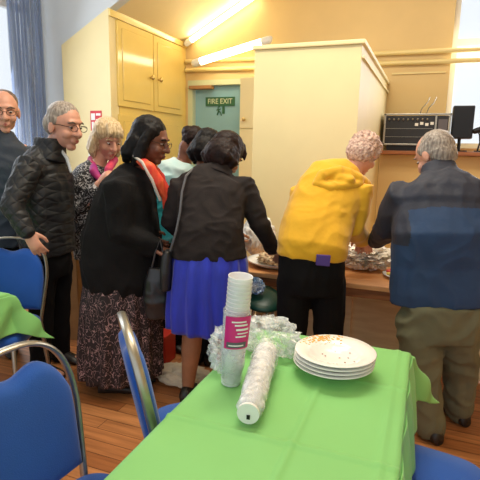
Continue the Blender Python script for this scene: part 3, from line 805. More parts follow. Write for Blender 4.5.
# under and around the table
gc = thing('green_stool', (-.92, 2.55, 0), 'dark green round padded stool between the legs of the two people', 'stool')
dg_ = mat('dark_green_vinyl', (24, 76, 62), .35, nscale=6, namt=.25)
ax = (Vector((1, -.1, -.18)).normalized(), Vector((.05, 1, .35)).normalized(), Vector((.1, -.5, 1)).normalized())
MB().ell((-.915, 2.77, .625), (.15, .13, .04), ax, 28, 12).build('seat', dg_, gc, smooth='all')
for sx, sy in ((-1, -1), (1, -1), (-1, 1), (1, 1)):
    MB().limb([(-.915 + sx * .06, 2.77 + sy * .05, .60), (-.915 + sx * .11, 2.77 + sy * .10, .012)], .012, 8).build('leg', M['steel'], gc)
crumple('crisp_packet', (-.94, 2.72, .71), (.055, .04, .05), mat('blue_foil_packet', (60, 140, 200), .25, .6, nscale=14, rgb2=(226, 230, 236)), 'crumpled blue and silver crisp packet lying on the green stool', 'packet', .5, seed=10, flatz=.668)
pk = MB(); 
crumple('paper_bag', (-1.40, 2.66, .05), (.22, .11, .06), mat('cream_paper', (226, 208, 180), .7, nscale=8, namt=.1), 'cream crumpled bag lying on the floor behind the bare leg', 'bag', .3, seed=11, flatz=.002)
MB_ = MB().box(-1.86, -1.64, 2.82, 2.98, .0, .22); tag(MB_.build('red_box', mat('red_plastic', (196, 50, 36), .5), None, smooth=False, bevel=.01), 'red plastic box on the floor behind the patterned skirt', 'box')
cx = thing('cardboard_box', (-2.72, 3.12, 0), 'brown cardboard box on the floor behind the two waiting people', 'box')
MB().box(-2.95, -2.5, 2.95, 3.3, .0, .72).build('carton', M['card'], cx, smooth=False, bevel=.004)
MB().box(-2.96, -2.49, 2.94, 3.31, .722, .74).build('lid', M['card'], cx, smooth=False, bevel=.004)

# ------------------------------------------------------------------ people
def dirv(r, f, u=0):
    return (RIGHT * r + FWD * f + UP * u).normalized()

class Head:
    def __init__(s, c, fwd, pitch=0, k=1.0, roll=0):
        """c centre of skull, fwd horizontal facing, pitch degrees downwards"""
        f = fwd.normalized(); l = UP.cross(f).normalized()
        s.c = Vector(c); p = radians(pitch)
        s.f = (f * cos(p) - UP * sin(p)).normalized(); s.l = l; s.u = s.f.cross(l).normalized()
        if roll:
            R_ = Matrix.Rotation(radians(roll), 3, s.f); s.l = R_ @ s.l; s.u = R_ @ s.u
        s.k = k; s.ax = (s.f, s.l, s.u)
    def p(s, f, l, u): return s.c + (s.f * f + s.l * l + s.u * u) * s.k
    def e(s, mb, c, r, n=18, m=12): mb.ell(s.p(*c), [x * s.k for x in r], s.ax, n, m)
    def skin(s, mb):
        s.e(mb, (-.008, 0, .025), (.097, .077, .092), 24, 16)
        s.e(mb, (.026, 0, -.03), (.066, .062, .082), 20, 14)
        s.e(mb, (.006, 0, -.068), (.062, .056, .046))
        s.e(mb, (.060, 0, -.100), (.025, .028, .022))
        s.e(mb, (.078, 0, .030), (.018, .050, .014))
        for q in (-1, 1):
            s.e(mb, (.060, q * .036, -.035), (.028, .027, .026))
            s.e(mb, (-.008, q * .078, -.012), (.020, .010, .033))
        s.e(mb, (.085, 0, -.066), (.014, .026, .017))
        mb.limb([s.p(.086, 0, .014), s.p(.101, 0, -.010), s.p(.109, 0, -.030)], [.010 * s.k, .012 * s.k, .016 * s.k], 10)
        for q in (-1, 1): s.e(mb, (.096, q * .014, -.033), (.012, .010, .009))
    def face(s, root, lip='lip', eyes=True, brow='h_grey'):
        for q in (-1, 1):
            if eyes:
                m_ = MB(); s.e(m_, (.0775, q * .032, .003), (.0115, .0105, .0045)); e_ = m_.build('eye', M['eye_w'], root, smooth='all')
                m_ = MB(); s.e(m_, (.0868, q * .032, .001), (.004, .0068, .0050)); m_.build('iris', M['eye_d'], e_, smooth='all')
            m_ = MB(); m_.limb([s.p(.089, q * .014, .024), s.p(.091, q * .032, .030), s.p(.080, q * .052, .024)], .0042 * s.k, 8); m_.build('eyebrow', M[brow], root)
        m_ = MB(); m_.limb([s.p(.088, -.022, -.067), s.p(.098, 0, -.064), s.p(.088, .022, -.067)], [.003, .006, .003], 8)
        m_.limb([s.p(.086, -.018, -.071), s.p(.095, 0, -.073), s.p(.086, .018, -.071)], [.003, .006, .003], 8); m_.build('lips', M[lip], root)
    def specs(s, root):
        m_ = MB()
        for q in (-1, 1):
            pts = [s.p(.105, q * .034 + .024 * cos(a), .000 + .016 * sin(a)) for a in [2 * pi * i / 20 for i in range(21)]]
            m_.limb(pts, .0016 * s.k, 6)
            m_.limb([s.p(.104, q * .058, .006), s.p(.05, q * .078, .008), s.p(-.005, q * .083, .004), s.p(-.02, q * .083, -.012)], .0018 * s.k, 6)
        m_.limb([s.p(.106, -.010, .004), s.p(.110, 0, .007), s.p(.106, .010, .004)], .0016, 6)
        m_.build('spectacles', M['glass_rim'], root)

def hand(mb, wrist, d, palm, s=1.0, curl=(20, 25, 20), side=1, spread=3):
    """d: direction of the hand, palm: direction the palm faces, side: +1 thumb along d x palm"""
    d = d.normalized(); palm = (palm - d * palm.dot(d)).normalized(); t = d.cross(palm).normalized() * side
    w_ = Vector(wrist)
    mb.limb([w_ - d * .02 * s, w_ + d * .03 * s, w_ + d * .075 * s], [.026 * s, .036 * s, .038 * s], 14, side=t, flat=.42)
    for k, (off, ln, r) in enumerate(((.029, .078, .0093), (.010, .087, .0096), (-.010, .080, .0092), (-.028, .063, .0082))):
        p = w_ + d * .078 * s + t * off * s
        a = radians(spread * (1.5 - k)); dd = (d * cos(a) + t * sin(a)).normalized()
        pts = [w_ + d * .05 * s + t * off * .85 * s, p]; ang = 0
        for q, fr in enumerate((.45, .31, .24)):
            ang += radians(curl[q]); v = dd * cos(ang) + palm * sin(ang)
            p = p + v * ln * fr * s; pts.append(p)
        mb.limb(pts, [r * s * 1.05, r * s, r * s * .95, r * s * .88, r * s * .8], 10)
    tp = w_ + d * .018 * s + t * .026 * s + palm * .008 * s
    td = (d * .75 + t * .6 + palm * .25).normalized()
    p1 = tp + td * .034 * s; p2 = p1 + (td * .8 + d * .3 + palm * .15).normalized() * .030 * s; p3 = p2 + (d * .9 + palm * .3).normalized() * .024 * s
    mb.limb([tp - td * .01 * s, p1, p2, p3], [.015 * s, .0125 * s, .011 * s, .0085 * s], 10)

def standing_legs(mb, hipc, side, fwd, feet, r=(.085, .055, .042), knee_f=.02, foot=True, footdir=None):
    """feet: two ground points; returns joints"""
    out = []
    for q, ft in zip((-1, 1), feet):
        h = hipc + side * q * .085; ft = Vector(ft); an = Vector((ft.x, ft.y, .085)); kn = h.lerp(an, .5) + fwd * knee_f
        mb.limb([h, h.lerp(kn, .5), kn, kn.lerp(an, .35), an], [r[0], r[0] * .85, r[1], r[1] * 1.0, r[2] * .75], 14)
        fd = footdir or fwd
        mb.limb([an - fd * .03 - UP * .04, an + fd * .08 - UP * .048, an + fd * .16 - UP * .058], [.034, .034, .024], 12)
        out.append((h, kn, an))
    return out

def shoe(root, an, fd, m='shoe', heel=0):
    g = Vector((an.x, an.y, 0)); t = MB(); l = UP.cross(fd).normalized()
    secs = []
    for a_, w_, h_ in ((-.085, .028, .03), (-.07, .038, .05), (-.02, .042, .055), (.05, .046, .045), (.12, .048, .033), (.165, .038, .024), (.185, .018, .012)):
        secs.append((g + fd * a_ + UP * (h_ * .9 + .002), w_, h_ * .9))
    rs = []
    for c_, w_, h_ in secs:
        ring = []
        for j in range(20):
            th = 2 * pi * j / 20; z = sin(th) * h_
            ring.append(c_ + l * (w_ * cos(th)) + UP * z)
        rs.append(ring)
    t.rings(rs).build('shoe', M[m], root, smooth='all')

def skin_body(root, name, m, hd, neck, chest, hipc, side, fwd, arms, feet, legs_r=(.072, .045, .034), hands=(None, None), tor=.8, voxel=.0062, knee_f=.02, kw=.16):
    """one continuous figure: head, neck, trunk, arms with hands, legs with feet"""
    mb = MB(); hd.skin(mb)
    mb.limb([hd.p(-.02, 0, -.05), neck.lerp(hd.p(-.02, 0, -.05), .5), neck - UP * .02], [.052, .050, .058], 16)
    mb.slab([(hipc - UP * .08, .13 * tor, .10 * tor), (hipc, .165 * tor, .12 * tor), (hipc.lerp(chest, .5), .14 * tor, .10 * tor), (chest, .175 * tor, .12 * tor), (chest.lerp(neck, .6), .16 * tor, .09 * tor), (neck, .06, .05)], side)
    for (sh, el, wr), hnd in zip(arms, hands):
        mb.limb([chest.lerp(neck, .5), sh, sh.lerp(el, .5), el, el.lerp(wr, .4), wr], [.05, .048, .042, .034, .033, .025], 14)
        if hnd: hand(mb, wr, *hnd[0], **hnd[1])
        else: hand(mb, wr, (wr - el), fwd - UP * .2)
    legs = standing_legs(mb, hipc - UP * .06, side, fwd, feet, legs_r, knee_f)
    b = organic(mb, name, m, root, voxel, 3)
    return b, legs

def root_person(base, label):
    return thing('person', (base.x, base.y, 0), label, 'person')

def ground(p): return Vector((p.x, p.y, 0))

def short_hair(hd, root, m, top=1.0, recede=0, name='hair', seed=0):
    h = MB()
    hd.e(h, (-.022 - recede, 0, .042 * top), (.088, .083, .086), 22, 14)
    hd.e(h, (-.045 - recede, 0, .0), (.062, .082, .075), 22, 14)
    for q in (-1, 1): hd.e(h, (-.005, q * .070, .028), (.035, .014, .036))
    return organic(h, name, M[m], root, .006, 3, rough(.0035, 60, seed))

def bob_hair(hd, root, m, length=.12, wide=.1, name='hair', seed=0, fringe=False, vox=.007, face_open=.03, back=.0, top=.0):
    h = MB()
    hd.e(h, (-.018, 0, .048 + top), (.102, .093, .088), 26, 16)
    hd.e(h, (-.048 - back, 0, -.02), (.082, wide * 1.06, .095), 26, 16)
    hd.e(h, (-.055 - back, 0, -length * .6), (.07, wide * .92, length * .42), 24, 14)
    for q in (-1, 1):
        h.limb([hd.p(.0 - face_open * .5, q * .062, .06), hd.p(.0 - face_open * .5, q * wide * .80, .0), hd.p(.0 - face_open * .4, q * wide * .95, -length * .75), hd.p(.0, q * wide * .8, -length)], [.03, .034, .036, .020], 12)
        h.limb([hd.p(-.05, q * .06, .0), hd.p(-.06 - back, q * wide * .72, -length * .7), hd.p(-.05, q * wide * .6, -length * 1.02)], [.045, .048, .025], 12)
    h.limb([hd.p(-.06, 0, .0), hd.p(-.085 - back, 0, -length * .6), hd.p(-.06, 0, -length)], [.05, .045, .025], 12)
    if fringe:
        for q in (-1, -.3, .4, 1): h.limb([hd.p(.05, q * .03, .11), hd.p(.088, q * .042, .075), hd.p(.096, q * .05, .042)], [.022, .018, .009], 10)
    return organic(h, name, M[m], root, vox, 14, rough(.0035, 45, seed))

# ---- man in black quilted jacket (profile, hand on the chair)
D2 = 3.16
b2_ = ground(A(48, 300, D2)); r2 = root_person(b2_, 'man in glasses and black quilted jacket resting one hand on a blue chair')
f2 = dirv(.93, -.3); s2 = UP.cross(f2)            # s2: his left
hd2 = Head(A(64, 125.5, D2), dirv(.9, -.42), 10, 1.22)
hip2 = A(50, 262, D2 + .02); neck2 = A(48, 151, D2 + .02); ch2 = A(44, 180, D2)
shR = A(28, 166, D2 - .22); elR = A(12, 208, D2 - .34); wrR = A(28, 233, D2 - .36)
shL = A(58, 168, D2 + .2); elL = A(64, 208, D2 + .22); wrL = A(60, 226, D2 + .2)
tipd = (A(32, 247, D2 - .12) - wrR)
hands2 = (((dirv(.42, .05, -.9), dirv(-.1, 1, -.05)), dict(s=1.05, curl=(14, 20, 20), side=1, spread=5)), None)
skin_body(r2, 'body', M['skin'], hd2, neck2, ch2, hip2, s2, f2, ((shR, elR, wrR), (shL, elL, wrL)), (ground(A(40, 350, D2 - .1)), ground(A(60, 350, D2 + .12))), hands=hands2, voxel=.0055)
hd2.face(r2, brow='h_dkgrey'); hd2.specs(r2)
hh = MB(); hd2.e(hh, (-.012, 0, .055), (.084, .079, .070), 22, 14); hd2.e(hh, (-.055, 0, .0), (.052, .080, .068), 22, 14)
for q in (-1, 1): hd2.e(hh, (-.012, q * .073, .022), (.034, .013, .034))
organic(hh, 'hair', M['h_grey'], r2, .006, 6, rough(.0012, 60, 1))
j = MB()
j.slab([(A(50, 254, D2), .19, .135), (A(47, 235, D2), .20, .15), (A(45, 205, D2), .205, .155), (A(45, 180, D2), .215, .15), (A(44, 163, D2), .19, .12), (A(47, 153, D2), .11, .085), (A(51, 146, D2), .07, .07)], s2)
for (sh, el, wr, er) in ((shR, elR, wrR, .07), (shL, elL, wrL, .065)):
    j.limb([sh.lerp(ch2, .35), sh, sh.lerp(el, .5), el, el.lerp(wr, .5), wr - (wr - el).normalized() * .01], [.085, .085, .078, er, .060, .048], 16)
organic(j, 'quilted_jacket', M['quilt'], r2, .0085, 4, folds(.006, (9, 9, 12), 2))
c_ = MB(); c_.slab([(A(48, 158, D2), .115, .115), (A(50, 148, D2), .09, .10), (A(50, 138, D2), .088, .092)], s2); organic(c_, 'jacket_collar', M['quilt'], r2, .007, 3)
c_ = MB(); c_.limb([A(58, 146, D2 - .02), A(67, 158, D2 - .04), A(71, 172, D2 - .05)], [.012, .013, .010], 12); organic(c_, 'shirt_collar', mat('pale_shirt', (200, 204, 206), .7), r2, .006, 2)
t = MB(); t.slab([(A(50, 275, D2), .13, .11), (A(50, 258, D2), .16, .12), (A(50, 245, D2), .15, .11)], s2)
for q, ft in ((-1, A(40, 350, D2 - .1)), (1, A(60, 350, D2 + .12))):
    h = hip2 - UP * .05 + s2 * q * .075; g = ground(ft); t.limb([h, Vector(((h.x + g.x) / 2, (h.y + g.y) / 2, .5)), Vector((g.x, g.y, .06))], [.105, .085, .068], 16)
    shoe(r2, g, f2)
organic(t, 'trousers', M['black2'], r2, .010, 3, folds(.007, (8, 8, 5), 3))

# ---- man at the window edge, dark jacket, glasses
D1 = 3.45
b1_ = ground(A(2, 250, D1)); r1 = root_person(b1_, 'man in glasses and dark blue jacket standing in front of the curtain')
f1 = dirv(.42, -.9); s1 = UP.cross(f1)
hd1 = Head(A(4, 111, D1), dirv(.45, -.88), 8, 1.2)
hip1 = A(-2, 235, D1); neck1 = A(-1, 135, D1); ch1 = A(-2, 165, D1)
arms1 = ((A(-26, 149, D1 - .05), A(-36, 200, D1), A(-28, 238, D1)), (A(22, 149, D1 + .08), A(26, 195, D1 + .1), A(16, 240, D1 + .15)))
skin_body(r1, 'body', M['skin'], hd1, neck1, ch1, hip1, s1, f1, arms1, (ground(A(-12, 300, D1)), ground(A(8, 300, D1 + .05))))
hd1.face(r1, brow='h_dkgrey'); hd1.specs(r1)
hh = MB(); hd1.e(hh, (-.020, 0, .050), (.080, .080, .072), 22, 14); hd1.e(hh, (-.055, 0, .0), (.050, .081, .062), 22, 14)
organic(hh, 'hair', M['h_dkgrey'], r1, .006, 3, rough(.002, 60, 1))
j = MB(); j.slab([(A(-2, 245, D1), .19, .13), (A(-2, 200, D1), .20, .14), (A(-2, 165, D1), .22, .145), (A(-2, 146, D1), .20, .12), (A(-1, 137, D1), .13, .10), (A(0, 129, D1), .085, .085)], s1)
for sh, el, wr in arms1: j.limb([sh.lerp(ch1, .3), sh, el, wr], [.085, .08, .065, .05], 14)
organic(j, 'jacket', mat('dark_blue_jacket', (44, 54, 68), .7, bump=.2), r1, .010, 4, folds(.008, (8, 8, 8), 5))
t = MB(); t.slab([(hip1 - UP * .15, .14, .11), (hip1, .16, .12)], s1)
for q, u_ in ((-1, -12), (1, 8)):
    g = ground(A(u_, 300, D1)); h = hip1 - UP * .08 + s1 * q * .08; t.limb([h, (h + g) / 2, g + UP * .06], [.10, .08, .065], 14); shoe(r1, g, f1)
organic(t, 'trousers', M['black2'], r1, .011, 3)

# ---- blonde woman
D3 = 3.55
b3_ = ground(A(92, 250, D3)); r3 = root_person(b3_, 'blonde bobbed woman in leaf-print blouse and magenta scarf, looking down')
f3 = dirv(.75, -.62); s3 = UP.cross(f3)
hd3 = Head(A(108, 139, D3), dirv(.66, -.75), 22, 1.13)
hip3 = A(98, 245, D3); neck3 = A(98, 164, D3); ch3 = A(93, 185, D3)
arms3 = ((A(78, 182, D3 - .08), A(80, 215, D3 - .14), A(98, 184, D3 - .20)), (A(112, 178, D3 + .12), A(122, 205, D3 + .1), A(128, 200, D3)))
skin_body(r3, 'body', M['skin'], hd3, neck3, ch3, hip3, s3, f3, arms3, (ground(A(98, 330, D3)), ground(A(108, 330, D3 + .08))), hands=(((dirv(.6, -.1, .7), dirv(.7, .5, -.3)), dict(curl=(30, 35, 25))), None))
hd3.face(r3, brow='h_blonde')
bob_hair(hd3, r3, 'h_blonde', .125, .093, fringe=True, seed=2)
j = MB(); j.slab([(A(98, 256, D3), .17, .14), (A(95, 235, D3), .175, .15), (A(91, 205, D3), .17, .14), (A(92, 185, D3), .18, .14), (A(95, 172, D3), .14, .11), (A(98, 164, D3), .07, .07)], s3)
for sh, el, wr in arms3: j.limb([sh.lerp(ch3, .3), sh, el, el.lerp(wr, .82)], [.075, .07, .062, .05], 14)
organic(j, 'blouse', M['blouse'], r3, .009, 4, folds(.008, (9, 9, 8), 6))
c_ = MB(); c_.limb([A(92, 160, D3 + .05), A(94, 172, D3 - .13), A(102, 182, D3 - .16)], [.035, .03, .02], 12)
c_.limb([A(114, 160, D3 + .02), A(108, 170, D3 - .13), A(106, 182, D3 - .16)], [.03, .028, .018], 12)
organic(c_, 'scarf', mat('magenta_scarf', (150, 36, 128), .7, nscale=7, rgb2=(214, 66, 80)), r3, .007, 2, folds(.004, (20, 20, 8), 7))
t = MB(); t.slab([(A(102, 335, D3), .11, .12), (A(102, 300, D3), .12, .13), (A(99, 252, D3), .15, .13)], s3); organic(t, 'skirt', M['black2'], r3, .011, 3, folds(.006, (12, 12, 1), 6))
for u_ in (98, 108): shoe(r3, ground(A(u_, 330, D3)), f3)

# ---- woman with black bob, black cape cardigan and patterned skirt
D4 = 2.93
b4_ = ground(A(120, 320, D4)); r4 = root_person(b4_, 'woman with black bobbed hair in black cardigan, red scarf and long swirl-print skirt')
f4 = dirv(.96, .05); s4 = UP.cross(f4)
hd4 = Head(A(151, 141, D4), dirv(.97, -.18), 14, 1.06)
hip4 = A(122, 260, D4); neck4 = A(140, 168, D4); ch4 = A(128, 192, D4)
arms4 = ((A(120, 186, D4 - .16), A(122, 232, D4 - .2), A(152, 246, D4 - .16)), (A(140, 184, D4 + .16), A(146, 222, D4 + .2), A(154, 236, D4 + .04)))
skin_body(r4, 'body', M['skin_d'], hd4, neck4, ch4, hip4, s4, f4, arms4, (ground(A(112, 380, D4 - .1)), ground(A(128, 380, D4 + .05))), tor=.9)
hd4.face(r4, lip='lip_d', brow='h_black')
h = MB(); hd4.e(h, (-.025, 0, .052), (.100, .096, .088), 26, 16); hd4.e(h, (-.055, 0, -.02), (.078, .104, .115), 24, 14)
for q in (-1, 1):
    h.limb([hd4.p(.015, q * .075, .06), hd4.p(.0, q * .098, -.01), hd4.p(-.01, q * .102, -.09), hd4.p(-.03, q * .085, -.135)], [.032, .034, .040, .022], 12)
    h.limb([hd4.p(-.06, q * .07, -.02), hd4.p(-.09, q * .07, -.09), hd4.p(-.10, q * .05, -.13)], [.05, .05, .028], 12)
organic(h, 'hair', M['h_black'], r4, .007, 4, rough(.004, 40, 3))
m_ = MB()
for a_, b_ in (((.105, .034, 0), 0),):
    pass
hd4.specs(r4)
j = MB()
j.slab([(A(123, 289, D4), .235, .20), (A(122, 278, D4), .245, .232), (A(121, 262, D4), .245, .245), (A(122, 235, D4), .235, .235), (A(125, 210, D4), .225, .20), (A(129, 190, D4), .21, .165), (A(135, 175, D4), .16, .11), (A(140, 166, D4), .08, .07)], s4)
j.limb([arms4[0][0].lerp(ch4, .3), arms4[0][0], arms4[0][1], arms4[0][2]], [.10, .10, .085, .065], 16)
j.limb([arms4[1][0].lerp(ch4, .3), arms4[1][0], arms4[1][1], arms4[1][2]], [.09, .085, .07, .055], 16)
organic(j, 'cardigan', M['black'], r4, .010, 4, folds(.011, (9, 9, 5), 9))
# scarf hanging down the front
c_ = MB(); c_.limb([A(140, 160, D4 - .10), A(150, 168, D4 - .13), A(158, 182, D4 - .12), A(166, 196, D4 - .08), A(166, 208, D4 - .06)], [.028, .034, .036, .030, .022], 12)
c_.limb([A(150, 166, D4 + .02), A(160, 178, D4 + .04), A(166, 192, D4 + .05)], [.034, .034, .028], 12)
organic(c_, 'scarf', mat('red_orange_scarf', (222, 50, 44), .65, nscale=7, rgb2=(236, 110, 56), stretch=(3, 3, 1)), r4, .007, 2, folds(.005, (22, 22, 6), 4))
c_ = MB(); c_.limb([A(134, 156, D4 - .12), A(142, 162, D4 - .15), A(152, 180, D4 - .16), A(160, 200, D4 - .13)], [.008, .009, .009, .008], 10); c_.build('scarf_edging', mat('pale_edging', (196, 186, 176), .6), r4)
# long skirt with pleats
def skirt(root, name, m, secs, side, pleats=22, amp=.01, n=176, fine=0, ph=0):
    sc = []; N = 18
    Z = [s_[0].z for s_ in secs]
    rs = []
    for i in range(N + 1):
        q = i / N * (len(secs) - 1); k_ = min(int(q), len(secs) - 2); fr_ = q - k_; a_, b_ = secs[k_], secs[k_ + 1]
        c = a_[0].lerp(b_[0], fr_); wd = a_[1] + (b_[1] - a_[1]) * fr_; dp = a_[2] + (b_[2] - a_[2]) * fr_
        dep = UP.cross(side); ring = []; down = i / N
        for j_ in range(n):
            th = 2 * pi * j_ / n
            am = amp * (.25 + .9 * down) * (sin(th * pleats + 2.5 * noise.noise(Vector((cos(th) * 2, sin(th) * 2, ph + down * .6)))) + .5 * noise.noise(Vector((cos(th) * 5, sin(th) * 5, down * 1.2 + ph))))
            ring.append(c + side * ((wd + am) * cos(th)) + dep * ((dp + am) * sin(th)))
        rs.append(ring)
    # inner surface so the cloth has thickness
    inner = [[p + (rs[i][0].lerp(rs[i][n // 2], .5) - p).normalized() * .004 for p in rs[i]] for i in range(N, -1, -1)]
    MBx = MB().rings(rs + inner, cap=False, closed=True)
    return MBx.build(name, m, root, smooth='all')
skirt(r4, 'long_skirt', M['leafy'], [(A(122, 272, D4), .235, .225), (A(121, 300, D4), .25, .245), (A(121, 330, D4), .25, .26), (A(120, 355, D4), .245, .265), (Vector((A(121, 378, D4).x, A(121, 378, D4).y, .10)), .24, .265)], s4, 16, .014, ph=3)
for u_, dd_ in ((112, -.1), (128, .05)): shoe(r4, ground(A(u_, 380, D4 + dd_)), f4)
hb = thing('handbag', ground(A(158, 290, D4 + .0)), 'black leather handbag hanging beside the swirl-print skirt', 'handbag')
q = MB(); q.slab([(A(157, 318, D4 - .18), .07, .04), (A(157, 300, D4 - .18), .085, .055), (A(158, 280, D4 - .18), .075, .045), (A(159, 268, D4 - .18), .06, .02)], RIGHT); 
organic(q, 'bag', mat('black_leather', (36, 36, 40), .3), hb, .008, 3, folds(.006, (14, 14, 8), 2))
MB().limb([A(151, 272, D4 - .18), A(156, 250, D4 - .20), A(160, 240, D4 - .20), A(163, 252, D4 - .20), A(165, 272, D4 - .18)], .006, 8).build('handle', mat('bag_strap', (70, 68, 70), .4), hb)
MB().limb([A(163, 262, D4 - .19), A(164, 268, D4 - .19)], .011, 10).build('tag', mat('dark_red_tag', (130, 36, 44), .5), hb)

# ---- person in turquoise top beyond
D5 = 3.55
b5_ = ground(A(186, 260, D5)); r5 = root_person(b5_, 'person bending forward in turquoise and white top, dark hair tied back')
f5 = dirv(.55, -.5); s5 = UP.cross(f5)
hd5 = Head(A(193, 144, D5), dirv(.75, .2), 48, .98)
hip5 = A(172, 240, D5); neck5 = A(184, 161, D5); ch5 = A(178, 180, D5)
arms5 = ((A(166, 176, D5 - .12), A(172, 215, D5 - .1), A(196, 226, D5 - .05)), (A(198, 174, D5 + .14), A(206, 210, D5 + .1), A(214, 222, D5 + .05)))
skin_body(r5, 'body', M['skin_d'], hd5, neck5, ch5, hip5, s5, f5, arms5, (ground(A(170, 330, D5)), ground(A(182, 330, D5 + .08))))
hd5.face(r5, lip='lip_d', brow='h_black')
h = MB(); hd5.e(h, (-.03, 0, .035), (.090, .088, .090), 24, 14); hd5.e(h, (-.085, 0, .03), (.05, .055, .05)); organic(h, 'hair', M['h_brown'], r5, .007, 3, rough(.004, 50, 6))
MB().limb([hd5.p(.03 + .0, .088 * cos(a_), .035 + .098 * sin(a_)) for a_ in [pi * i / 14 for i in range(15)]], .008, 8).build('hairband', mat('pale_hairband', (226, 210, 186), .5), r5)
j = MB(); j.slab([(hip5, .17, .13), (A(174, 210, D5), .17, .13), (ch5, .19, .15), (A(181, 168, D5), .17, .12), (neck5, .08, .07)], s5)
for sh, el, wr in arms5: j.limb([sh.lerp(ch5, .3), sh, sh.lerp(el, .6)], [.08, .08, .06], 14)
organic(j, 'top', mat('turquoise_white_top', (60, 190, 206), .7, nscale=1.3, rgb2=(232, 224, 216)), r5, .009, 4, folds(.006, (9, 9, 9), 3))
t = MB(); t.slab([(ground(hip5) + UP * .1, .13, .11), (ground(hip5) + UP * .5, .16, .13), (hip5, .175, .135)], s5); organic(t, 'skirt', M['black2'], r5, .011, 3)
for u_ in (170, 182): shoe(r5, ground(A(u_, 330, D5)), f5)

# ---- dark haired person just behind the blazer
D6 = 3.3
b6_ = ground(A(200, 260, D6)); r6 = root_person(b6_, 'dark-haired person in black mostly hidden behind the woman in charcoal blazer')
f6 = dirv(.5, .8); s6 = UP.cross(f6)
hd6 = Head(A(208, 149, D6), dirv(.5, .8), 30, 1.0)
hip6 = A(206, 245, D6); neck6 = A(204, 168, D6); ch6 = A(205, 186, D6)
arms6 = ((A(222, 184, D6 - .05), A(228, 215, D6), A(236, 232, D6 + .1)), (A(190, 184, D6), A(194, 215, D6), A(206, 232, D6 + .1)))
skin_body(r6, 'body', M['skin_m'], hd6, neck6, ch6, hip6, s6, f6, arms6, (ground(A(200, 330, D6)), ground(A(214, 330, D6))), tor=.7)
hd6.face(r6, lip='lip_d', brow='h_black')
bob_hair(hd6, r6, 'h_black', .10, .088, seed=5)
j = MB(); j.slab([(hip6, .15, .11), (A(206, 215, D6), .15, .11), (ch6, .16, .12), (A(205, 176, D6), .13, .09), (neck6, .065, .06)], s6)
for sh, el, wr in arms6: j.limb([sh.lerp(ch6, .3), sh, el, wr], [.07, .065, .055, .045], 14)
organic(j, 'jumper', M['black'], r6, .010, 4)
t = MB(); t.slab([(ground(hip6) + UP * .1, .10, .09), (ground(hip6) + UP * .5, .14, .11), (hip6, .16, .12)], s6); organic(t, 'trousers', M['black2'], r6, .011, 3)
for u_ in (200, 214): shoe(r6, ground(A(u_, 330, D6)), f6)

# ---- woman in charcoal blazer and cobalt skirt
D7 = 2.74
b7_ = ground(A(205, 330, D7)); r7 = root_person(b7_, 'woman in charcoal blazer and cobalt blue skirt reaching over the serving table')
f7 = dirv(.3, .95); s7 = RIGHT * -1
hd7 = Head(A(226, 155, 2.96), dirv(.62, .72), 38, 1.06)
hip7 = A(210, 262, D7); neck7 = A(218, 172, 2.88); ch7 = A(213, 195, 2.84)
feet7 = (ground(A(188, 396, 2.78)), ground(A(218, 385, 2.85)))
arms7 = ((A(244, 186, 2.86), A(259, 222, 2.84), A(272, 247, 2.98)), (A(180, 188, 2.86), A(171, 222, 2.85), A(190, 238, 3.0)))
mb7 = None
_, legs7 = skin_body(r7, 'body', M['skin_m'], hd7, neck7, ch7, hip7, RIGHT, f7, ((arms7[1]), (arms7[0])), feet7, legs_r=(.085, .062, .050), tor=.85,
    hands=(None, ((dirv(.5, .6, -.5), dirv(0, .2, -1)), dict(curl=(30, 30, 20)))))
hd7.face(r7, brow='h_brown')
bob_hair(hd7, r7, 'h_brown', .085, .096, fringe=True, seed=8, back=.0, face_open=.02)
j = MB()
j.slab([(A(209, 256, D7), .222, .17), (A(209, 246, D7), .212, .165), (A(210, 228, D7), .190, .145), (A(211, 212, 2.79), .196, .145), (A(212, 197, 2.83), .208, .14), (A(214, 184, 2.87), .205, .12), (A(217, 175, 2.89), .14, .09), (A(221, 168, 2.90), .075, .065)], RIGHT)
for sh, el, wr in arms7: j.limb([sh.lerp(ch7, .35), sh, sh.lerp(el, .5), el, el.lerp(wr, .5), wr], [.08, .078, .070, .062, .056, .050], 16)
organic(j, 'blazer', M['blazer'], r7, .008, 4, folds(.007, (10, 10, 13), 11))
c_ = MB(); c_.slab([(A(218, 176, 2.88), .10, .085), (A(221, 169, 2.90), .075, .07), (A(223, 166, 2.91), .07, .065)], RIGHT); organic(c_, 'blazer_collar', M['blazer'], r7, .007, 2)
skirt(r7, 'skirt', M['cobalt'], [(A(209, 244, D7), .205, .15), (A(209, 262, D7), .228, .18), (A(208, 290, D7), .238, .2), (A(208, 308, D7), .245, .21), (A(209, 325, D7), .25, .215)], RIGHT, 15, .011, ph=7)
for an in [l_[2] for l_ in legs7]: shoe(r7, an, dirv(.15, 1))
sb = thing('shoulder_bag', ground(A(172, 300, D7 + .12)), 'dark shoulder bag with thin strap worn over the charcoal blazer', 'bag')
MB().limb([A(193, 169, 2.84), A(186, 176, 2.74), A(182, 192, 2.70), A(180, 212, 2.66), A(176, 232, 2.63), A(170, 252, 2.65)], .007, 8).build('strap', mat('grey_strap', (92, 92, 98), .5), sb)
q = MB(); q.slab([(A(166, 290, 2.66), .03, .05), (A(166, 272, 2.66), .035, .06), (A(167, 256, 2.66), .03, .05), (A(168, 250, 2.66), .02, .04)], RIGHT); organic(q, 'bag', M['black_plastic'], sb, .009, 3)

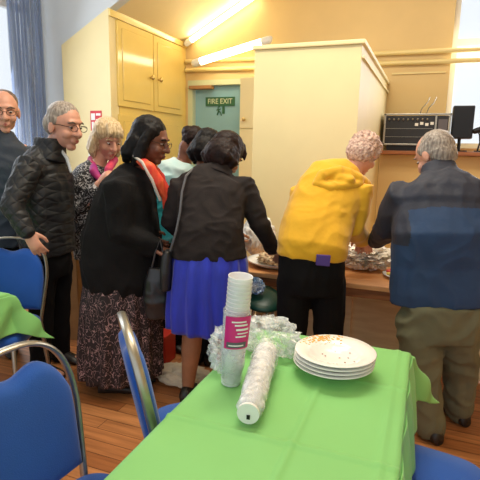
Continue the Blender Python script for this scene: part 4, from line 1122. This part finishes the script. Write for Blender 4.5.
# ---- person in yellow hoodie
D8 = 2.70
b8_ = ground(A(312, 330, D8)); r8 = root_person(b8_, 'person with pinkish grey curly hair and mustard yellow hoodie bending over the foil trays')
f8 = dirv(.15, .98)
hd8 = Head(A(364, 153.5, 3.02), dirv(.55, .75), 40, 1.0)
hip8 = A(312, 268, D8 - .02); neck8 = A(350, 177, 2.96); ch8 = A(332, 200, 2.90)
feet8 = (ground(A(291, 345, D8)), ground(A(332, 345, D8)))
arms8 = ((A(302, 194, 2.92), A(296, 226, 2.96), A(316, 236, 3.12)), (A(361, 192, 2.86), A(351, 227, 2.82), A(362, 239, 3.0)))
_, legs8 = skin_body(r8, 'body', M['skin'], hd8, neck8, ch8, hip8, RIGHT, f8, arms8, feet8, legs_r=(.075, .048, .036), tor=.9,
    hands=(None, ((dirv(.25, .8, -.45), dirv(-.2, 0, -1)), dict(curl=(25, 30, 20)))))
hd8.face(r8, brow='h_curl')
h = MB(); hd8.e(h, (-.01, 0, .04), (.104, .094, .088), 24, 14); hd8.e(h, (-.05, 0, -.01), (.07, .094, .095), 22, 14)
rnd = random.Random(4)
for k in range(230):   # curls
    a_ = rnd.uniform(0, 2 * pi); z = rnd.uniform(-.9, 1); q_ = sqrt(1 - z * z); f_ = q_ * cos(a_)
    if f_ > .45 and z < .35: continue
    hd8.e(h, (-.015 + .098 * f_, .092 * q_ * sin(a_), .03 + .098 * z), (.0145, .0145, .0145), 8, 6)
organic(h, 'curly_hair', M['h_curl'], r8, .0055, 1, rough(.006, 75, 2))
j = MB()
j.slab([(A(311, 256, D8), .198, .16), (A(312, 248, D8), .205, .172), (A(315, 232, 2.75), .205, .17), (A(321, 212, 2.83), .205, .17), (A(330, 195, 2.88), .205, .155), (A(338, 182, 2.92), .19, .13), (A(345, 174, 2.95), .13, .095), (A(350, 169, 2.97), .08, .075)], (RIGHT * .98 - UP * .18).normalized())
j.limb([arms8[1][0].lerp(ch8, .4), arms8[1][0], arms8[1][0].lerp(arms8[1][1], .5), arms8[1][1], arms8[1][2] - UP * 0], [.095, .086, .078, .076, .058], 16)
j.limb([arms8[0][0].lerp(ch8, .4), arms8[0][0], arms8[0][1], arms8[0][2]], [.09, .08, .07, .055], 16)
organic(j, 'hoodie', M['mustard'], r8, .008, 5, folds(.006, (7, 7, 10), 14))
# hood lying on the back
c_ = MB()
c_.limb([A(316, 184, 2.76), A(322, 176, 2.78), A(340, 172, 2.82), A(358, 178, 2.84), A(368, 185, 2.90)], [.022, .036, .040, .036, .025], 14)
c_.limb([A(316, 184, 2.76), A(328, 188, 2.745), A(344, 186, 2.76), A(360, 184, 2.82)], [.024, .032, .030, .022], 14)
c_.ell(A(338, 179, 2.80), (.10, .05, .035), n=20, m=12)
organic(c_, 'hood', M['mustard'], r8, .008, 3, folds(.006, (14, 14, 10), 2))
t = MB(); t.slab([(hip8 - UP * .14, .175, .135), (hip8 - UP * .04, .19, .15), (A(311, 252, D8), .185, .15)], RIGHT)
for q_, ft in zip((-1, 1), feet8):
    h_ = hip8 - UP * .08 + RIGHT * q_ * .098; t.limb([h_, h_.lerp(ft, .25), h_.lerp(ft, .5), h_.lerp(ft, .93)], [.103, .094, .082, .070], 16)
    shoe(r8, ft, f8)
organic(t, 'trousers', M['black2'], r8, .009, 4, folds(.006, (8, 8, 6), 1))
pp = thing('phone_case', A(323, 259, D8 - .17), 'small purple phone case sticking out of the black back pocket', 'phone case')
q = MB(); cc = A(323, 260, D8 - .205)
q.v += [cc + RIGHT * x + FWD * y + UP * z for y in (-.008, .008) for x, z in ((-.038, -.028), (.036, -.034), (.04, .026), (-.036, .030))]
q.f += [(0, 1, 2, 3), (7, 6, 5, 4), (0, 4, 5, 1), (1, 5, 6, 2), (2, 6, 7, 3), (3, 7, 4, 0)]
q.build('case', mat('purple_plastic', (76, 48, 130), .4), pp, smooth=False, bevel=.004)

# ---- man in navy jacket and khaki trousers
D9 = 2.43
b9_ = ground(A(440, 380, D9)); r9 = root_person(b9_, 'grey-haired man in navy fleece jacket and khaki trousers with his back turned')
f9 = dirv(-.2, .97)
hd9 = Head(A(434.5, 155, 2.62), dirv(-.45, .88), 32, 1.06)
hip9 = A(443, 312, D9); neck9 = A(440, 178, 2.54); ch9 = A(442, 212, 2.48)
feet9 = (ground(A(430, 428, D9 - .02)), ground(A(458, 405, D9 + .16)))
arms9 = ((A(402, 196, 2.54), A(388, 228, 2.68), A(376, 240, 2.94)), (A(482, 196, 2.46), A(494, 238, 2.48), A(486, 250, 2.7)))
skin_body(r9, 'body', M['skin'], hd9, neck9, ch9, hip9, RIGHT, f9, arms9, feet9, legs_r=(.075, .048, .036), tor=.9,
    hands=(((dirv(-.3, .8, -.4), dirv(.2, 0, -1)), dict(curl=(30, 30, 25), side=-1)), None))
hd9.face(r9, brow='h_grey')
h = MB(); hd9.e(h, (-.03, 0, .030), (.088, .085, .086), 24, 14); hd9.e(h, (-.050, 0, -.012), (.058, .080, .078), 22, 14)
for q_ in (-1, 1): hd9.e(h, (-.002, q_ * .073, .026), (.034, .013, .032))
organic(h, 'hair', M['h_grey'], r9, .006, 3, rough(.003, 60, 3))
j = MB(); yk = j
SD = (RIGHT * .98 - FWD * .2).normalized()
j.slab([(A(440, 301, 2.45), .256, .155), (A(440, 290, 2.45), .256, .16), (A(441, 262, 2.45), .250, .155), (A(442, 232, D9), .252, .168), (A(442, 212, 2.48), .240, .150), (A(442, 200, 2.50), .225, .125)], SD)
yk.slab([(A(442, 214, 2.48), .225, .145), (A(442, 202, 2.50), .242, .156), (A(442, 190, 2.52), .230, .138), (A(441, 181, 2.54), .165, .11), (A(440, 172, 2.56), .095, .082), (A(439, 166, 2.57), .080, .072)], SD)
for k_, (sh, el, wr) in enumerate(arms9): yk.limb([sh.lerp(ch9, .35), sh, sh.lerp(el, .5), el, el.lerp(wr, .45), wr], [.095, .094, .088, .078, .066, .055], 16)
jk = organic(j, 'fleece_jacket', M['navy2'], r9, .008, 5, folds(.008, (9, 9, 5), 22))
jk.data.materials.append(M['navy'])
JC = A(442, 240, 2.45); JZ = A(442, 200, 2.48).z
for pg_ in jk.data.polygons:
    q_ = pg_.center + r9.location - JC; x_ = q_.dot(RIGHT)
    zl = JZ - .02 - .25 * max(0, abs(x_) - .10)
    if pg_.center.z > zl or (abs(x_) > .205 and pg_.center.z > JC.z - .02) or (q_.dot(FWD) > .13 and abs(x_) > .18): pg_.material_index = 1
c_ = MB(); c_.slab([(A(440, 180, 2.54), .115, .095), (A(439, 172, 2.56), .092, .082), (A(438, 166, 2.58), .086, .076)], SD); organic(c_, 'jacket_collar', M['navy'], r9, .007, 3)
t = MB(); t.slab([(hip9 - UP * .14, .20, .14), (hip9 - UP * .03, .215, .15), (hip9 + UP * .06, .21, .15)], RIGHT)
hL = hip9 - UP * .07 - RIGHT * .125; hR = hip9 - UP * .07 + RIGHT * .085
for h_, ft, q_ in ((hL, feet9[0], 0), (hR, feet9[1], 1)):
    kn = h_.lerp(ft, .5) + RIGHT * (.0 if q_ == 0 else .02)
    t.limb([h_, h_.lerp(kn, .5), kn, kn.lerp(ft, .5), Vector((ft.x, ft.y, .07))], [.118, .108, .092, .084, .080], 18)
    shoe(r9, ft, dirv(-.25, .95), 'shoe')
organic(t, 'trousers', M['khaki'], r9, .009, 4, folds(.012, (8, 8, 8), 31))
